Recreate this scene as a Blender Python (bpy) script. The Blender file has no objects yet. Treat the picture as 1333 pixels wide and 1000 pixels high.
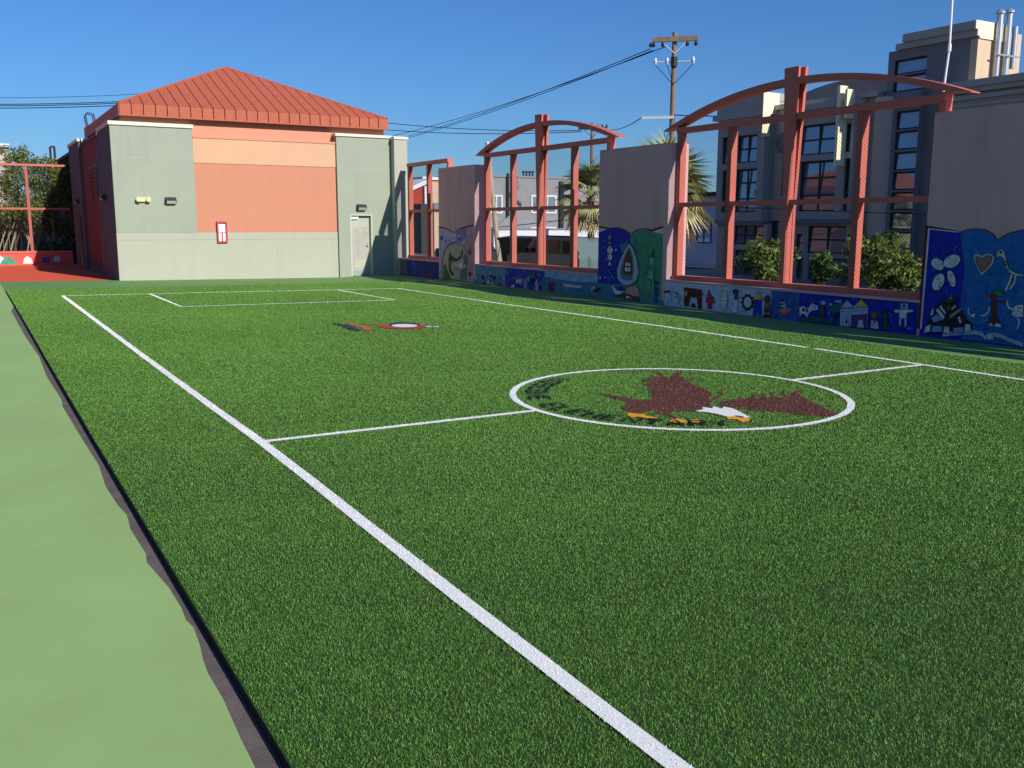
import bpy, math, random
import numpy as np
from mathutils import Vector, Matrix

random.seed(7); RNG = np.random.default_rng(11)
S = bpy.context.scene
COL = S.collection
rad = math.radians

# ------------------------------------------------------------------ camera
CAMH = 1.9
F_PX, YAW, PITCH, ROLL = 1215.46, .5253, .171, .002
fwd = np.array([math.sin(YAW)*math.cos(PITCH), math.cos(YAW)*math.cos(PITCH), -math.sin(PITCH)])
rgt = np.array([math.cos(YAW), -math.sin(YAW), 0.])
upv = np.cross(rgt, fwd)
c_, s_ = math.cos(ROLL), math.sin(ROLL)
CR, CU = c_*rgt + s_*upv, -s_*rgt + c_*upv
cam = bpy.data.cameras.new('camera'); camo = bpy.data.objects.new('camera', cam); COL.objects.link(camo)
cam.sensor_width = 36; cam.lens = F_PX/1333*36; cam.clip_start = .05; cam.clip_end = 5000
mw = Matrix.Identity(4)
for i in range(3):
    mw[i][0], mw[i][1], mw[i][2] = CR[i], CU[i], -fwd[i]
mw[2][3] = CAMH
camo.matrix_world = mw
S.camera = camo

# ------------------------------------------------------------------ world, sun, exposure
SUN_EL, SUN_OFF = rad(30.5), rad(12)
w = bpy.data.worlds.new('World'); S.world = w; w.use_nodes = True
wn = w.node_tree.nodes; wl = w.node_tree.links
sky = wn.new('ShaderNodeTexSky'); sky.sky_type = 'NISHITA'; sky.sun_disc = False
sky.sun_elevation = SUN_EL; sky.air_density = 1.25; sky.dust_density = 0.1; sky.ozone_density = 6.
sky.altitude = 50
sunv = Vector((math.sin(SUN_OFF)*math.cos(SUN_EL), -math.cos(SUN_OFF)*math.cos(SUN_EL), math.sin(SUN_EL)))
sky.sun_rotation = math.atan2(sunv.x, sunv.y)
tint = wn.new('ShaderNodeMixRGB'); tint.blend_type = 'MULTIPLY'; tint.inputs[0].default_value = 1; tint.inputs[2].default_value = (.78, 1.28, 2.0, 1)
wl.new(sky.outputs[0], tint.inputs[1]); wl.new(tint.outputs[0], wn['Background'].inputs[0]); wn['Background'].inputs[1].default_value = .05
sl = bpy.data.lights.new('sun', 'SUN'); sl.energy = 5.0; sl.angle = rad(.53); sl.color = (1, .96, .90)
so = bpy.data.objects.new('sun', sl); COL.objects.link(so)
so.rotation_euler = sunv.to_track_quat('Z', 'Y').to_euler()
S.view_settings.view_transform = 'Standard'; S.view_settings.look = 'None'
S.view_settings.exposure = .05; S.view_settings.gamma = 1; S.view_settings.use_curve_mapping = False
S.cycles.max_bounces = 6; S.cycles.diffuse_bounces = 2; S.cycles.glossy_bounces = 3
S.cycles.transparent_max_bounces = 8; S.cycles.use_denoising = True

# ------------------------------------------------------------------ helpers
def ray(x, y):
    return CR*((x-666.5)/F_PX) - CU*((y-500)/F_PX) + fwd
def atX(x, y, X):
    d = ray(x, y); t = X/d[0]; return (X, d[1]*t, CAMH+d[2]*t)
def atY(x, y, Y):
    d = ray(x, y); t = Y/d[1]; return (d[0]*t, Y, CAMH+d[2]*t)
def atZ(x, y, z=0.):
    d = ray(x, y); t = (z-CAMH)/d[2]; return (d[0]*t, d[1]*t)
def lin(c):
    return tuple(((v/255)/12.92 if v/255 <= .04045 else ((v/255+.055)/1.055)**2.4) for v in c)

def mat(name, rgb, rough=.8, var=.12, scale=3., bump=0., bscale=40., spec=.3, metal=0., srgb=True, stain=0.):
    m = bpy.data.materials.new(name); m.use_nodes = True
    n = m.node_tree.nodes; l = m.node_tree.links; b = n['Principled BSDF']
    c = lin(rgb) if srgb else rgb
    b.inputs['Roughness'].default_value = rough
    b.inputs['Specular IOR Level'].default_value = spec
    b.inputs['Metallic'].default_value = metal
    tc = n.new('ShaderNodeTexCoord')
    nz = n.new('ShaderNodeTexNoise'); nz.inputs['Scale'].default_value = scale; nz.inputs['Detail'].default_value = 6
    nz.inputs['Roughness'].default_value = .65
    l.new(tc.outputs['Object'], nz.inputs['Vector'])
    rp = n.new('ShaderNodeValToRGB')
    rp.color_ramp.elements[0].position = .3; rp.color_ramp.elements[1].position = .72
    rp.color_ramp.elements[0].color = tuple(v*(1-var) for v in c)+(1,)
    rp.color_ramp.elements[1].color = tuple(min(1, v*(1+var)) for v in c)+(1,)
    l.new(nz.outputs['Fac'], rp.inputs['Fac'])
    out = rp.outputs['Color']
    if stain:
        mp = n.new('ShaderNodeMapping'); mp.inputs['Scale'].default_value = (1.6, 1.6, .16)
        l.new(tc.outputs['Object'], mp.inputs['Vector'])
        n2 = n.new('ShaderNodeTexNoise'); n2.inputs['Scale'].default_value = 2.2; n2.inputs['Detail'].default_value = 8
        l.new(mp.outputs[0], n2.inputs['Vector'])
        r2 = n.new('ShaderNodeValToRGB'); r2.color_ramp.elements[0].position = .5; r2.color_ramp.elements[1].position = .8
        l.new(n2.outputs['Fac'], r2.inputs['Fac'])
        ml = n.new('ShaderNodeMath'); ml.operation = 'MULTIPLY'; ml.inputs[1].default_value = stain
        l.new(r2.outputs[0], ml.inputs[0])
        mx = n.new('ShaderNodeMixRGB'); mx.blend_type = 'MIX'
        mx.inputs[2].default_value = tuple(v*.55+.02 for v in c)+(1,)
        l.new(ml.outputs[0], mx.inputs[0]); l.new(out, mx.inputs[1]); out = mx.outputs[0]
    l.new(out, b.inputs['Base Color'])
    if bump:
        n3 = n.new('ShaderNodeTexNoise'); n3.inputs['Scale'].default_value = bscale; n3.inputs['Detail'].default_value = 4
        l.new(tc.outputs['Object'], n3.inputs['Vector'])
        bp = n.new('ShaderNodeBump'); bp.inputs['Strength'].default_value = bump; bp.inputs['Distance'].default_value = .02
        l.new(n3.outputs['Fac'], bp.inputs['Height']); l.new(bp.outputs[0], b.inputs['Normal'])
    return m

def attrmat(name, rough=.6, spec=.25, transl=0.):
    m = bpy.data.materials.new(name); m.use_nodes = True
    n = m.node_tree.nodes; l = m.node_tree.links; b = n['Principled BSDF']
    b.inputs['Roughness'].default_value = rough; b.inputs['Specular IOR Level'].default_value = spec
    a = n.new('ShaderNodeAttribute'); a.attribute_name = 'tone'
    l.new(a.outputs['Color'], b.inputs['Base Color'])
    if transl:
        t = n.new('ShaderNodeBsdfTranslucent'); l.new(a.outputs['Color'], t.inputs['Color'])
        mx = n.new('ShaderNodeMixShader'); mx.inputs[0].default_value = transl
        l.new(b.outputs[0], mx.inputs[1]); l.new(t.outputs[0], mx.inputs[2])
        l.new(mx.outputs[0], n['Material Output'].inputs['Surface'])
    return m

def tag(o, label=None, cat=None, group=None, kind=None):
    if label: o['label'] = label
    if cat: o['category'] = cat
    if group: o['group'] = group
    if kind: o['kind'] = kind
    return o
def empty(name, loc=(0, 0, 0), label=None, cat=None, group=None):
    o = bpy.data.objects.new(name, None); COL.objects.link(o); o.location = loc
    o.empty_display_size = .2
    return tag(o, label, cat, group)

class MB:
    """collects polygons in world space, then builds one mesh object"""
    def __init__(s): s.v = []; s.f = []; s.m = []
    def add(s, vs, fs, mi=0):
        o = len(s.v); s.v += [tuple(float(q) for q in p) for p in vs]
        for f in fs: s.f.append(tuple(i+o for i in f)); s.m.append(mi)
        return s
    def box(s, x0, x1, y0, y1, z0, z1, mi=0):
        return s.add([(x0,y0,z0),(x1,y0,z0),(x1,y1,z0),(x0,y1,z0),(x0,y0,z1),(x1,y0,z1),(x1,y1,z1),(x0,y1,z1)],
                     [(0,3,2,1),(4,5,6,7),(0,1,5,4),(1,2,6,5),(2,3,7,6),(3,0,4,7)], mi)
    def prism(s, poly, ext, mi=0):
        n = len(poly); q = [tuple(a+b for a, b in zip(p, ext)) for p in poly]
        return s.add(list(poly)+q, [tuple(range(n))[::-1], tuple(range(n, 2*n))] +
                     [(i, (i+1) % n, (i+1) % n+n, i+n) for i in range(n)], mi)
    def tube(s, path, r, n=6, mi=0, caps=True):
        P = [Vector(p) for p in path]; k = len(P); R = [float(q) for q in r] if isinstance(r, (list, tuple)) else [float(r)]*k
        vs = []
        for i, p in enumerate(P):
            d = (P[min(i+1, k-1)]-P[max(i-1, 0)]).normalized()
            a = d.cross(Vector((0, 0, 1)) if abs(d.z) < .95 else Vector((1, 0, 0))).normalized(); b = d.cross(a)
            for j in range(n):
                t = 2*math.pi*j/n; vs.append(p+R[i]*(math.cos(t)*a+math.sin(t)*b))
        fs = [(i*n+j, i*n+(j+1) % n, (i+1)*n+(j+1) % n, (i+1)*n+j) for i in range(k-1) for j in range(n)]
        if caps: fs += [tuple(range(n))[::-1], tuple(range((k-1)*n, k*n))]
        return s.add(vs, fs, mi)
    def build(s, name, mats, parent=None, origin=None, smooth=False):
        if not isinstance(mats, (list, tuple)): mats = [mats]
        o0 = Vector(origin) if origin is not None else Vector((0, 0, 0))
        if parent is not None and origin is None: o0 = wloc(parent)
        me = bpy.data.meshes.new(name)
        me.from_pydata([(p[0]-o0.x, p[1]-o0.y, p[2]-o0.z) for p in s.v], [], s.f)
        for m in mats: me.materials.append(m)
        if len(mats) > 1: me.polygons.foreach_set('material_index', s.m)
        if smooth: me.polygons.foreach_set('use_smooth', [True]*len(s.f))
        me.validate(); me.update()
        o = bpy.data.objects.new(name, me); COL.objects.link(o)
        if parent is not None:
            o.parent = parent; o.location = o0 - wloc(parent)
        else: o.location = o0
        return o
def wloc(o):
    v = Vector(o.location)
    while o.parent: o = o.parent; v = v+Vector(o.location)
    return v
def bx(name, x0, x1, y0, y1, z0, z1, m, parent=None, origin=None):
    return MB().box(x0, x1, y0, y1, z0, z1).build(name, m, parent, origin)

def gz(x, y):
    """gentle cross fall of the yard towards the far end"""
    x = np.asarray(x, float); y = np.asarray(y, float)
    t = np.clip((y-9)/17, 0, 1); t = t*t*(3-2*t)
    k = np.clip((14.0-x)/2.2, 0, 1)
    return -.0125*(np.clip(x, 1.5, 12.2)-6.8)*t*k

# ------------------------------------------------------------------ materials
M = dict(
 asphalt=mat('asphalt', (104, 94, 90), .9, .25, 6, .4, 120),
 street=mat('street_asphalt', (70, 70, 74), .9, .2, 2, .3, 60),
 concrete=mat('sidewalk_concrete', (150, 147, 140), .9, .15, 2, .3, 60),
 earth=mat('earth', (96, 90, 80), .95, .2, .05),
 court=mat('court_paint', (152, 180, 111), .75, .09, .55, .12, 220, spec=.25, stain=.10),
 court2=mat('dark_court_paint', (106, 146, 84), .8, .10, .8, .2, 160, spec=.2, stain=.15),
 red=mat('red_court_paint', (225, 94, 67), .8, .08, .8, .1, 200),
 pad=mat('shaded_turf_edge', (24, 26, 34), .9, .2, 8),  # navy puts the shade on the raised turf edge into its colour
 base_green=mat('turf_base', (40, 68, 26), .95, .35, 30),
 mauve=mat('mauve_stucco', (214, 174, 168), .92, .07, 1.3, .25, 60, stain=.35),
 coralmetal=mat('coral_steel', (196, 106, 90), .55, .06, 4, spec=.35),
 coral=mat('coral_stucco', (200, 135, 107), .9, .03, 1., .15, 90, stain=.12),
 peach=mat('peach_stucco', (211, 166, 131), .9, .03, 1., .15, 90),
 salmon=mat('salmon_stucco', (220, 146, 118), .9, .03, 1., .15, 90),
 sage=mat('sage_stucco', (157, 163, 144), .9, .04, .9, .15, 90, stain=.18),
 cream=mat('cream_stucco', (175, 175, 156), .9, .03, 1., .15, 90, stain=.15),
 capw=mat('white_coping', (214, 212, 194), .8, .04, 2),
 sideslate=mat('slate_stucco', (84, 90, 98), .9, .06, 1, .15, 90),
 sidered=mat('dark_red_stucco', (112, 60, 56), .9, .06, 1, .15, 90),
 roof=mat('red_metal_roof', (180, 94, 68), .6, .10, 5, .25, 140, spec=.3),
 roofdark=mat('dark_roof_red', (80, 28, 24), .8, .1, 4),
 doorm=mat('door_metal', (176, 172, 160), .55, .12, 3, spec=.4, stain=.5),
 frame=mat('door_frame_paint', (186, 196, 168), .7, .05, 3),
 black=mat('black_plastic', (26, 27, 30), .5, .2, 6, spec=.4),
 dark=mat('dark_bronze', (52, 50, 50), .5, .15, 6, spec=.4),
 lens=mat('lamp_lens', (225, 222, 214), .25, .05, 6, spec=.5),
 beige=mat('beige_plastic', (226, 212, 160), .5, .05, 6),
 white=mat('white_paint', (232, 232, 228), .7, .04, 5),
 redpaint=mat('red_paint', (196, 70, 84), .5, .06, 5),
 steel=mat('galvanised_steel', (178, 182, 186), .4, .1, 10, spec=.5, metal=.6),
 wire=mat('fence_wire', (38, 42, 42), .6, .1, 10),
 cable=mat('cable_rubber', (22, 24, 30), .7, .1, 3),
 wood=mat('weathered_wood', (132, 112, 92), .9, .25, 7, .4, 30, stain=.4),
 paleWood=mat('pale_wood', (172, 160, 138), .9, .2, 7, .4, 30, stain=.3),
 porcelain=mat('porcelain', (190, 196, 205), .3, .05, 8, spec=.5),
 trunk=mat('bark', (110, 88, 66), .95, .3, 9, .6, 30),
 aptwall=mat('apartment_stucco', (166, 163, 156), .9, .06, .8, .15, 60, stain=.2),
 aptwarm=mat('apartment_warm_stucco', (186, 172, 158), .9, .06, .8, .15, 60, stain=.2),
 aptblue=mat('apartment_slate_stucco', (120, 121, 124), .9, .06, .8, .15, 60, stain=.15),
 towerbeige=mat('tower_beige', (206, 180, 150), .9, .05, .6, .15, 60, stain=.3),
 sunlitend=mat('sunlit_cream', (236, 226, 190), .8, .04, 2),  # sunlight put into the cream of fins and end faces
 glass=mat('window_glass', (150, 158, 164), .03, .05, 2, spec=.9, metal=.5),
 winframe=mat('dark_window_frame', (30, 34, 38), .5, .1, 5),
 siding=mat('grey_siding', (150, 149, 150), .85, .07, 2),
 sidingtrim=mat('white_trim', (222, 222, 228), .8, .04, 3),
 carpaint=mat('car_paint', (104, 124, 122), .25, .03, 3, spec=.6),
 cardark=mat('car_glass', (14, 18, 20), .06, .1, 2, spec=.9),
 rubber=mat('tyre_rubber', (20, 20, 21), .85, .1, 6),
 bin=mat('green_bin_plastic', (40, 52, 44), .6, .12, 4),
 roofred=mat('brick_red_roof', (166, 66, 48), .85, .12, 3, .3, 30),
)
M['siding'].node_tree.nodes  # boards come from a relief below
def add_boards(m, pitch, axis='Z'):
    n = m.node_tree.nodes; l = m.node_tree.links; b = n['Principled BSDF']
    tc = n.new('ShaderNodeTexCoord'); wv = n.new('ShaderNodeTexWave'); wv.wave_type = 'BANDS'; wv.bands_direction = axis
    wv.wave_profile = 'SAW'; wv.inputs['Scale'].default_value = .314/pitch*1.0
    l.new(tc.outputs['Object'], wv.inputs['Vector'])
    bp = n.new('ShaderNodeBump'); bp.inputs['Strength'].default_value = .6; bp.inputs['Distance'].default_value = .05
    l.new(wv.outputs['Fac'], bp.inputs['Height']); l.new(bp.outputs[0], b.inputs['Normal'])
add_boards(M['siding'], .22)

LEAF = attrmat('leaf', .5, .3, .25)
BLADE = attrmat('turf_blade', .55, .35, 0)

# ------------------------------------------------------------------ setting: ground
def sheet(name, x0, x1, y0, y1, z, m, nx=2, ny=2, fn=None):
    xs = np.linspace(x0, x1, nx); ys = np.linspace(y0, y1, ny)
    b = MB(); vs = [(x, y, z+(float(fn(x, y)) if fn else 0)) for y in ys for x in xs]
    b.add(vs, [(j*nx+i, j*nx+i+1, (j+1)*nx+i+1, (j+1)*nx+i) for j in range(ny-1) for i in range(nx-1)])
    return tag(b.build(name, m), kind='structure')

sheet('ground', -1500, 1500, -1500, 1500, -.50, M['earth'])
yard = bx('yard_slab', -30, 14.9, -25, 48.3, -.48, -.13, M['asphalt']); tag(yard, kind='structure')
# the asphalt base under the court, falling gently like the court
AZ = -.064
def court_z(x, y): return float(gz(x, y))
sheet('asphalt_base', -30, 14.3, -25, 33.9, AZ-.004, M['asphalt'], 60, 60, court_z)
# painted court left of the turf with an uneven edge of missing paint
edge_px = [(15,409),(33,441),(51,466),(61,492),(80,521),(81.5,530),(105,569),(129,607),(137,633),(153,658),(165,671),(170,690),
           (190,722),(191,733),(220,766),(236,792),(242,808),(252,818),(260,840),(265,862),(271,878),(290,910),(303,939),(313,962),(332,1000)]
edge = [atZ(x, y, AZ) for x, y in edge_px]
edge = [(.84, 29.3), (.83, 24)] + [(float(a), float(b)) for a, b in edge if b < 23]
ext = []
yy = edge[-1][1]
while yy > -20:
    yy -= .22; ext.append((.74+.035*math.sin(yy*2.1)+.02*math.sin(yy*5.7+1), yy))
edge += ext
b = MB()
for i in range(len(edge)-1):
    (xa, ya), (xb, yb) = edge[i], edge[i+1]
    b.add([(-30, ya, AZ+.004), (xa, ya, AZ+.004+court_z(xa, ya)), (xb, yb, AZ+.004+court_z(xb, yb)), (-30, yb, AZ+.004)], [(3, 2, 1, 0)])
b.add([(-30, 33.55, AZ+.004), (.84, 33.55, AZ+.004+court_z(.84, 33.5)), (.84, 29.3, AZ+.004+court_z(.84, 29.3)), (-30, 29.3, AZ+.004)], [(3, 2, 1, 0)])
tag(b.build('court', M['court']), kind='structure')
# green court strip beyond the turf, in front of the building and along the wall
sheet('court_far_strip', .84, 14.3, 29.2, 33.9, AZ+.004, M['court2'], 30, 6, court_z)
def right_z(x, y): return float(gz(x, y)) + .035*float(np.clip((x-12.3)/.5, 0, 1))
sheet('court_side_strip', 11.9, 14.3, -20, 29.2, AZ+.004, M['court2'], 10, 40, right_z)
sheet('red_court', -30, 4.5, 33.55, 48.3, -.052, M['red'], 2, 2)
# the thin pale joint between red and green
bx('court_joint', -30, 4.35, 33.5, 33.56, -.06, -.047, M['concrete'])['kind'] = 'structure'
# street beyond the fence
bx('sidewalk', 14.9, 18.2, -60, 140, -.5, -.22, M['concrete'])['kind'] = 'structure'
bx('kerb', 18.2, 18.38, -60, 140, -.5, -.23, M['concrete'])['kind'] = 'structure'
sheet('street', 18.38, 25.2, -60, 140, -.36, M['street'])
bx('far_sidewalk', 25.2, 60, -60, 34, -.5, -.24, M['concrete'])['kind'] = 'structure'

# ------------------------------------------------------------------ turf with blades and inlaid markings
TX0, TX1, TY0, TY1 = .85, 12.60, -14., 29.25
def right_edge(y): return TX1 + .05*np.sin(y*.45+.6) + .03*np.sin(y*1.3) - .15*np.clip((y-26)/3, 0, 1)
b = MB(); ys = np.linspace(TY0, TY1, 110); nx = 30
for y in ys:
    for i in range(nx):
        x = TX0+(right_edge(y)-TX0)*i/(nx-1); b.v.append((x, y, float(gz(x, y))-.0185))
for j in range(len(ys)-1):
    for i in range(nx-1): b.f.append((j*nx+i, j*nx+i+1, (j+1)*nx+i+1, (j+1)*nx+i)); b.m.append(0)
o = len(b.v)
for y in ys: b.v += [(TX0, y, float(gz(TX0, y))-.0185), (TX0-.004, y, float(gz(TX0, y))-.075)]
for j in range(len(ys)-1): b.f.append((o+2*j, o+2*j+2, o+2*j+3, o+2*j+1)); b.m.append(1)
o = len(b.v)
for y in ys: x = right_edge(y); b.v += [(x, y, float(gz(x, y))-.0185), (x, y, float(gz(x, y))-.075)]
for j in range(len(ys)-1): b.f.append((o+2*j+1, o+2*j+3, o+2*j+2, o+2*j)); b.m.append(1)
turf = tag(b.build('turf', [M['base_green'], M['pad']]), kind='structure')

def ribbon(pts, wd, closed=False):
    P = np.array(pts, float); n = len(P); L, R = [], []
    for i in range(n):
        a = P[(i-1) % n] if closed or i > 0 else P[i]; c = P[(i+1) % n] if closed or i < n-1 else P[i]
        d = c-a; d /= np.linalg.norm(d)+1e-9; nn = np.array([-d[1], d[0]])*wd/2
        L.append(P[i]+nn); R.append(P[i]-nn)
    return [np.array([L[i], L[(i+1) % n], R[(i+1) % n], R[i]]) for i in range(n if closed else n-1)]
def inside(px, py, poly):
    r = np.zeros(len(px), bool); n = len(poly)
    x0, y0 = poly.min(0); x1, y1 = poly.max(0)
    idx = np.where((px >= x0) & (px <= x1) & (py >= y0) & (py <= y1))[0]
    if len(idx) == 0: return r
    X, Y = px[idx], py[idx]; q = np.zeros(len(idx), bool)
    for i in range(n):
        (ax, ay), (bx_, by) = poly[i], poly[(i+1) % n]
        if ay == by: continue
        cnd = ((ay > Y) != (by > Y)) & (X < (bx_-ax)*(Y-ay)/(by-ay)+ax); q ^= cnd
    r[idx] = q; return r

MARKS = []   # name, polys, colour (linear), parent name, label
WHITE = (.88, .87, .83); BROWN = (.105, .034, .018); ORANGE = (.82, .36, .015); INK = (.006, .012, .010)
def mk(name, polys, col, parent=None, label=None): MARKS.append([name, [np.array(p, float) for p in polys], col, parent, label])

XL = [atZ(x, y) for x, y in [(340,574),(410,628),(470,676),(530,723),(600,778),(700,855),(790,925),(890,1001)]]
XL = [(2.03, 26.25), (2.05, 20), (2.08, 14), (2.1, 10)] + [tuple(p) for p in XL] + [(2.03, 1.5), (2.0, -12)]
mk('sideline', ribbon(XL, .088), WHITE, label='long white sideline inlaid beside the bare court')
gap = atZ(1052, 452.3)
mk('sideline', ribbon([(11.22, 26.25), (11.2, 20), (11.25, 14), (11.24, float(gap[1])+.06)], .085) +
   ribbon([(11.24, float(gap[1])-.1), (11.24, 9), (11.22, 5), (11.2, -12)], .085), WHITE, label='white sideline inlaid beside the mural wall')
mk('goal_line', ribbon([(2.0, 26.25), (6, 26.28), (11.2, 26.22)], .085), WHITE)
mk('goal_box_line', ribbon([(4.12, 26.2), (4.1, 21.95), (9.3, 21.98), (9.28, 26.2)], .085), WHITE)
CC, CRAD = np.array([6.83, 8.06]), 1.86
mk('halfway_line', ribbon([(2.1, 8.06), (CC[0]-CRAD, 8.05)], .08) + ribbon([(CC[0]+CRAD, 8.1), (11.22, 8.14)], .08), WHITE)
mk('centre_circle', ribbon([(CC[0]+CRAD*math.cos(t), CC[1]+CRAD*math.sin(t)) for t in np.linspace(0, 2*math.pi, 90, endpoint=False)], .075, True), WHITE)
def E(pts, ox, oy, sc): return np.array([atZ(ox+x/sc, oy+y/sc) for x, y in pts])
E1 = lambda p: E(p, 770, 470, 6.665)
E3 = lambda p: E(p, 930, 470, 6.665)
mk('eagle_emblem', [E1([(50,268),(150,285),(240,300),(330,318),(430,330),(520,325),(545,305),(478,288),(545,280),(480,262),(545,262),(470,240),(540,240),(480,215),(430,192),(520,195),(420,168),(530,180),(395,150),(540,160),(450,130),(560,150),(490,110),(600,140),(552,97),(585,86),(630,125),(700,155),(690,125),(720,95),(795,82),(768,110),(765,135),(830,160),(870,140),(945,128),(900,147),(850,170),(855,190),(920,210),(1000,245),(1045,270),(1040,295),(1018,312),(1030,332),(1070,308),(1112,285),(1092,262),(1122,252),(1147,280),(1120,302),(1080,328),(1030,347),(1035,380),(1060,405),(960,412),(900,430),(800,428),(690,430),(680,450),(740,480),(740,497),(690,487),(620,467),(560,442),(550,422),(470,432),(400,447),(330,432),(290,417),(248,390),(305,375),(300,350),(230,325),(150,310),(80,285)]),
   E3([(20,375),(60,345),(150,330),(210,318),(300,315),(332,318),(313,298),(352,280),(347,300),(372,320),(410,312),(388,290),(432,272),(447,305),(512,315),(483,270),(524,258),(512,285),(552,315),(592,310),(568,265),(617,242),(607,280),(642,310),(662,300),(653,275),(700,255),(800,238),(732,262),(737,285),(800,325),(900,370),(1000,420),(1070,455),(1077,470),(1030,482),(900,472),(750,462),(600,442),(450,427),(300,414),(220,407),(160,397),(90,397),(40,392)])],
   BROWN, label='brown bald eagle with spread wings inlaid inside the centre circle')
mk('eagle_head', [E1([(898,432),(975,415),(960,395),(1045,408),(1060,390),(1130,412),(1148,393),(1230,410),(1290,440),(1372,482),(1345,492),(1250,478),(1200,486),(1100,458),(1000,440)])], WHITE, 'eagle_emblem')
mk('eagle_beak', [E3([(108,484),(190,470),(252,490),(303,488),(302,516),(240,527),(195,502),(118,502)])], ORANGE, 'eagle_emblem')
mk('eagle_eye', [E3([(178,468),(250,478),(258,487),(235,491),(190,480)])], BROWN, 'eagle_emblem')
mk('talon', [E1([(312,450),(340,445),(400,458),(462,458),(472,474),(530,480),(572,493),(550,510),(500,502),(450,487),(400,480),(350,487),(312,467)])], ORANGE, 'eagle_emblem')
mk('talon', [E1([(678,516),(740,497),(790,503),(820,517),(870,506),(932,503),(948,520),(910,537),(860,527),(800,532),(740,537),(688,532)])], ORANGE, 'eagle_emblem')
# lettering round the circle, strokes on a 0..1 by 0..1 cell
GL = {'M': [[(0,0),(0,1),(.5,.35),(1,1),(1,0)]], 'O': [[(.15,0),(0,.25),(0,.75),(.15,1),(.85,1),(1,.75),(1,.25),(.85,0),(.15,0)]],
      'S': [[(1,.85),(.8,1),(.2,1),(0,.8),(.15,.55),(.85,.45),(1,.2),(.8,0),(.2,0),(0,.15)]], 'C': [[(1,.82),(.8,1),(.2,1),(0,.75),(0,.25),(.2,0),(.8,0),(1,.18)]],
      'N': [[(0,0),(0,1),(1,0),(1,1)]], 'E': [[(1,0),(0,0),(0,1),(1,1)], [(0,.5),(.8,.5)]], 'L': [[(0,1),(0,0),(1,0)]],
      'T': [[(0,1),(1,1)], [(.5,1),(.5,0)]], 'A': [[(0,0),(.5,1),(1,0)], [(.2,.35),(.8,.35)]],
      'R': [[(0,0),(0,1),(.8,1),(1,.8),(1,.65),(.8,.5),(0,.5)], [(.45,.5),(1,0)]], 'Y': [[(0,1),(.5,.5),(1,1)], [(.5,.5),(.5,0)]]}
TXT = 'MOSCONE ELEMENTARY'
pa = np.array(atZ(716, 492.5))-CC; pb = np.array(atZ(945, 555.5))-CC
a0 = math.atan2(pa[1], pa[0]); a1 = math.atan2(pb[1], pb[0])
if a1 < a0: a1 += 2*math.pi
step = (a1-a0)/(len(TXT)-1); RB = 1.70; LH = .22
for i, ch in enumerate(TXT):
    if ch == ' ': continue
    a = a0+step*i; lw = step*(RB-.1)*.66
    dirr = np.array([math.cos(a), math.sin(a)]); dt = np.array([-math.sin(a), math.cos(a)])
    polys = []
    for st in GL[ch]:
        polys += ribbon([CC+dirr*(RB-LH*v)+dt*(lw*(u-.5)) for u, v in st], .034)
    mk('letter', polys, INK)
# round club crest with tilted lettering near the goal box
G = lambda p: E(p, 420, 400, 7.405)
def ellp(cx, cy, rx, ry, n=28, a0=0, a1=2*math.pi): return [(cx+rx*math.cos(t), cy+ry*math.sin(t)) for t in np.linspace(a0, a1, n)]
mk('crest_swoosh', [G(ellp(770, 184, 235, 22)[:-1]), G([(400,163),(520,163),(545,172),(400,169)]), ], (.62, .03, .03), label='red ellipse of the round crest inlaid near the goal box')
mk('crest_ring', [G(ellp(785, 170, 150, 26)[:-1])], (.01, .02, .09), 'crest_swoosh')
mk('crest_centre', [G(ellp(790, 177, 125, 16)[:-1])], WHITE, 'crest_swoosh')
mk('crest_tail', [G([(985,182),(1050,178),(1048,190),(1000,192)]), G([(1060,183),(1120,178),(1115,190),(1065,190)])], (.55, .62, .6), 'crest_swoosh')
mk('crest_lettering', [G([(100,158),(180,158),(180,166),(100,166)]), G([(140,172),(220,166),(260,180),(150,182)]), G([(180,188),(270,182),(320,200),(230,206)]), G([(230,212),(330,204),(375,218),(330,232)])], (.012, .03, .06), 'crest_swoosh')
mk('crest_lettering', [G([(225,160),(290,155),(390,190),(340,192)]), G([(330,176),(400,180),(500,215),(420,228)])], (.55, .12, .025), 'crest_swoosh')

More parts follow.
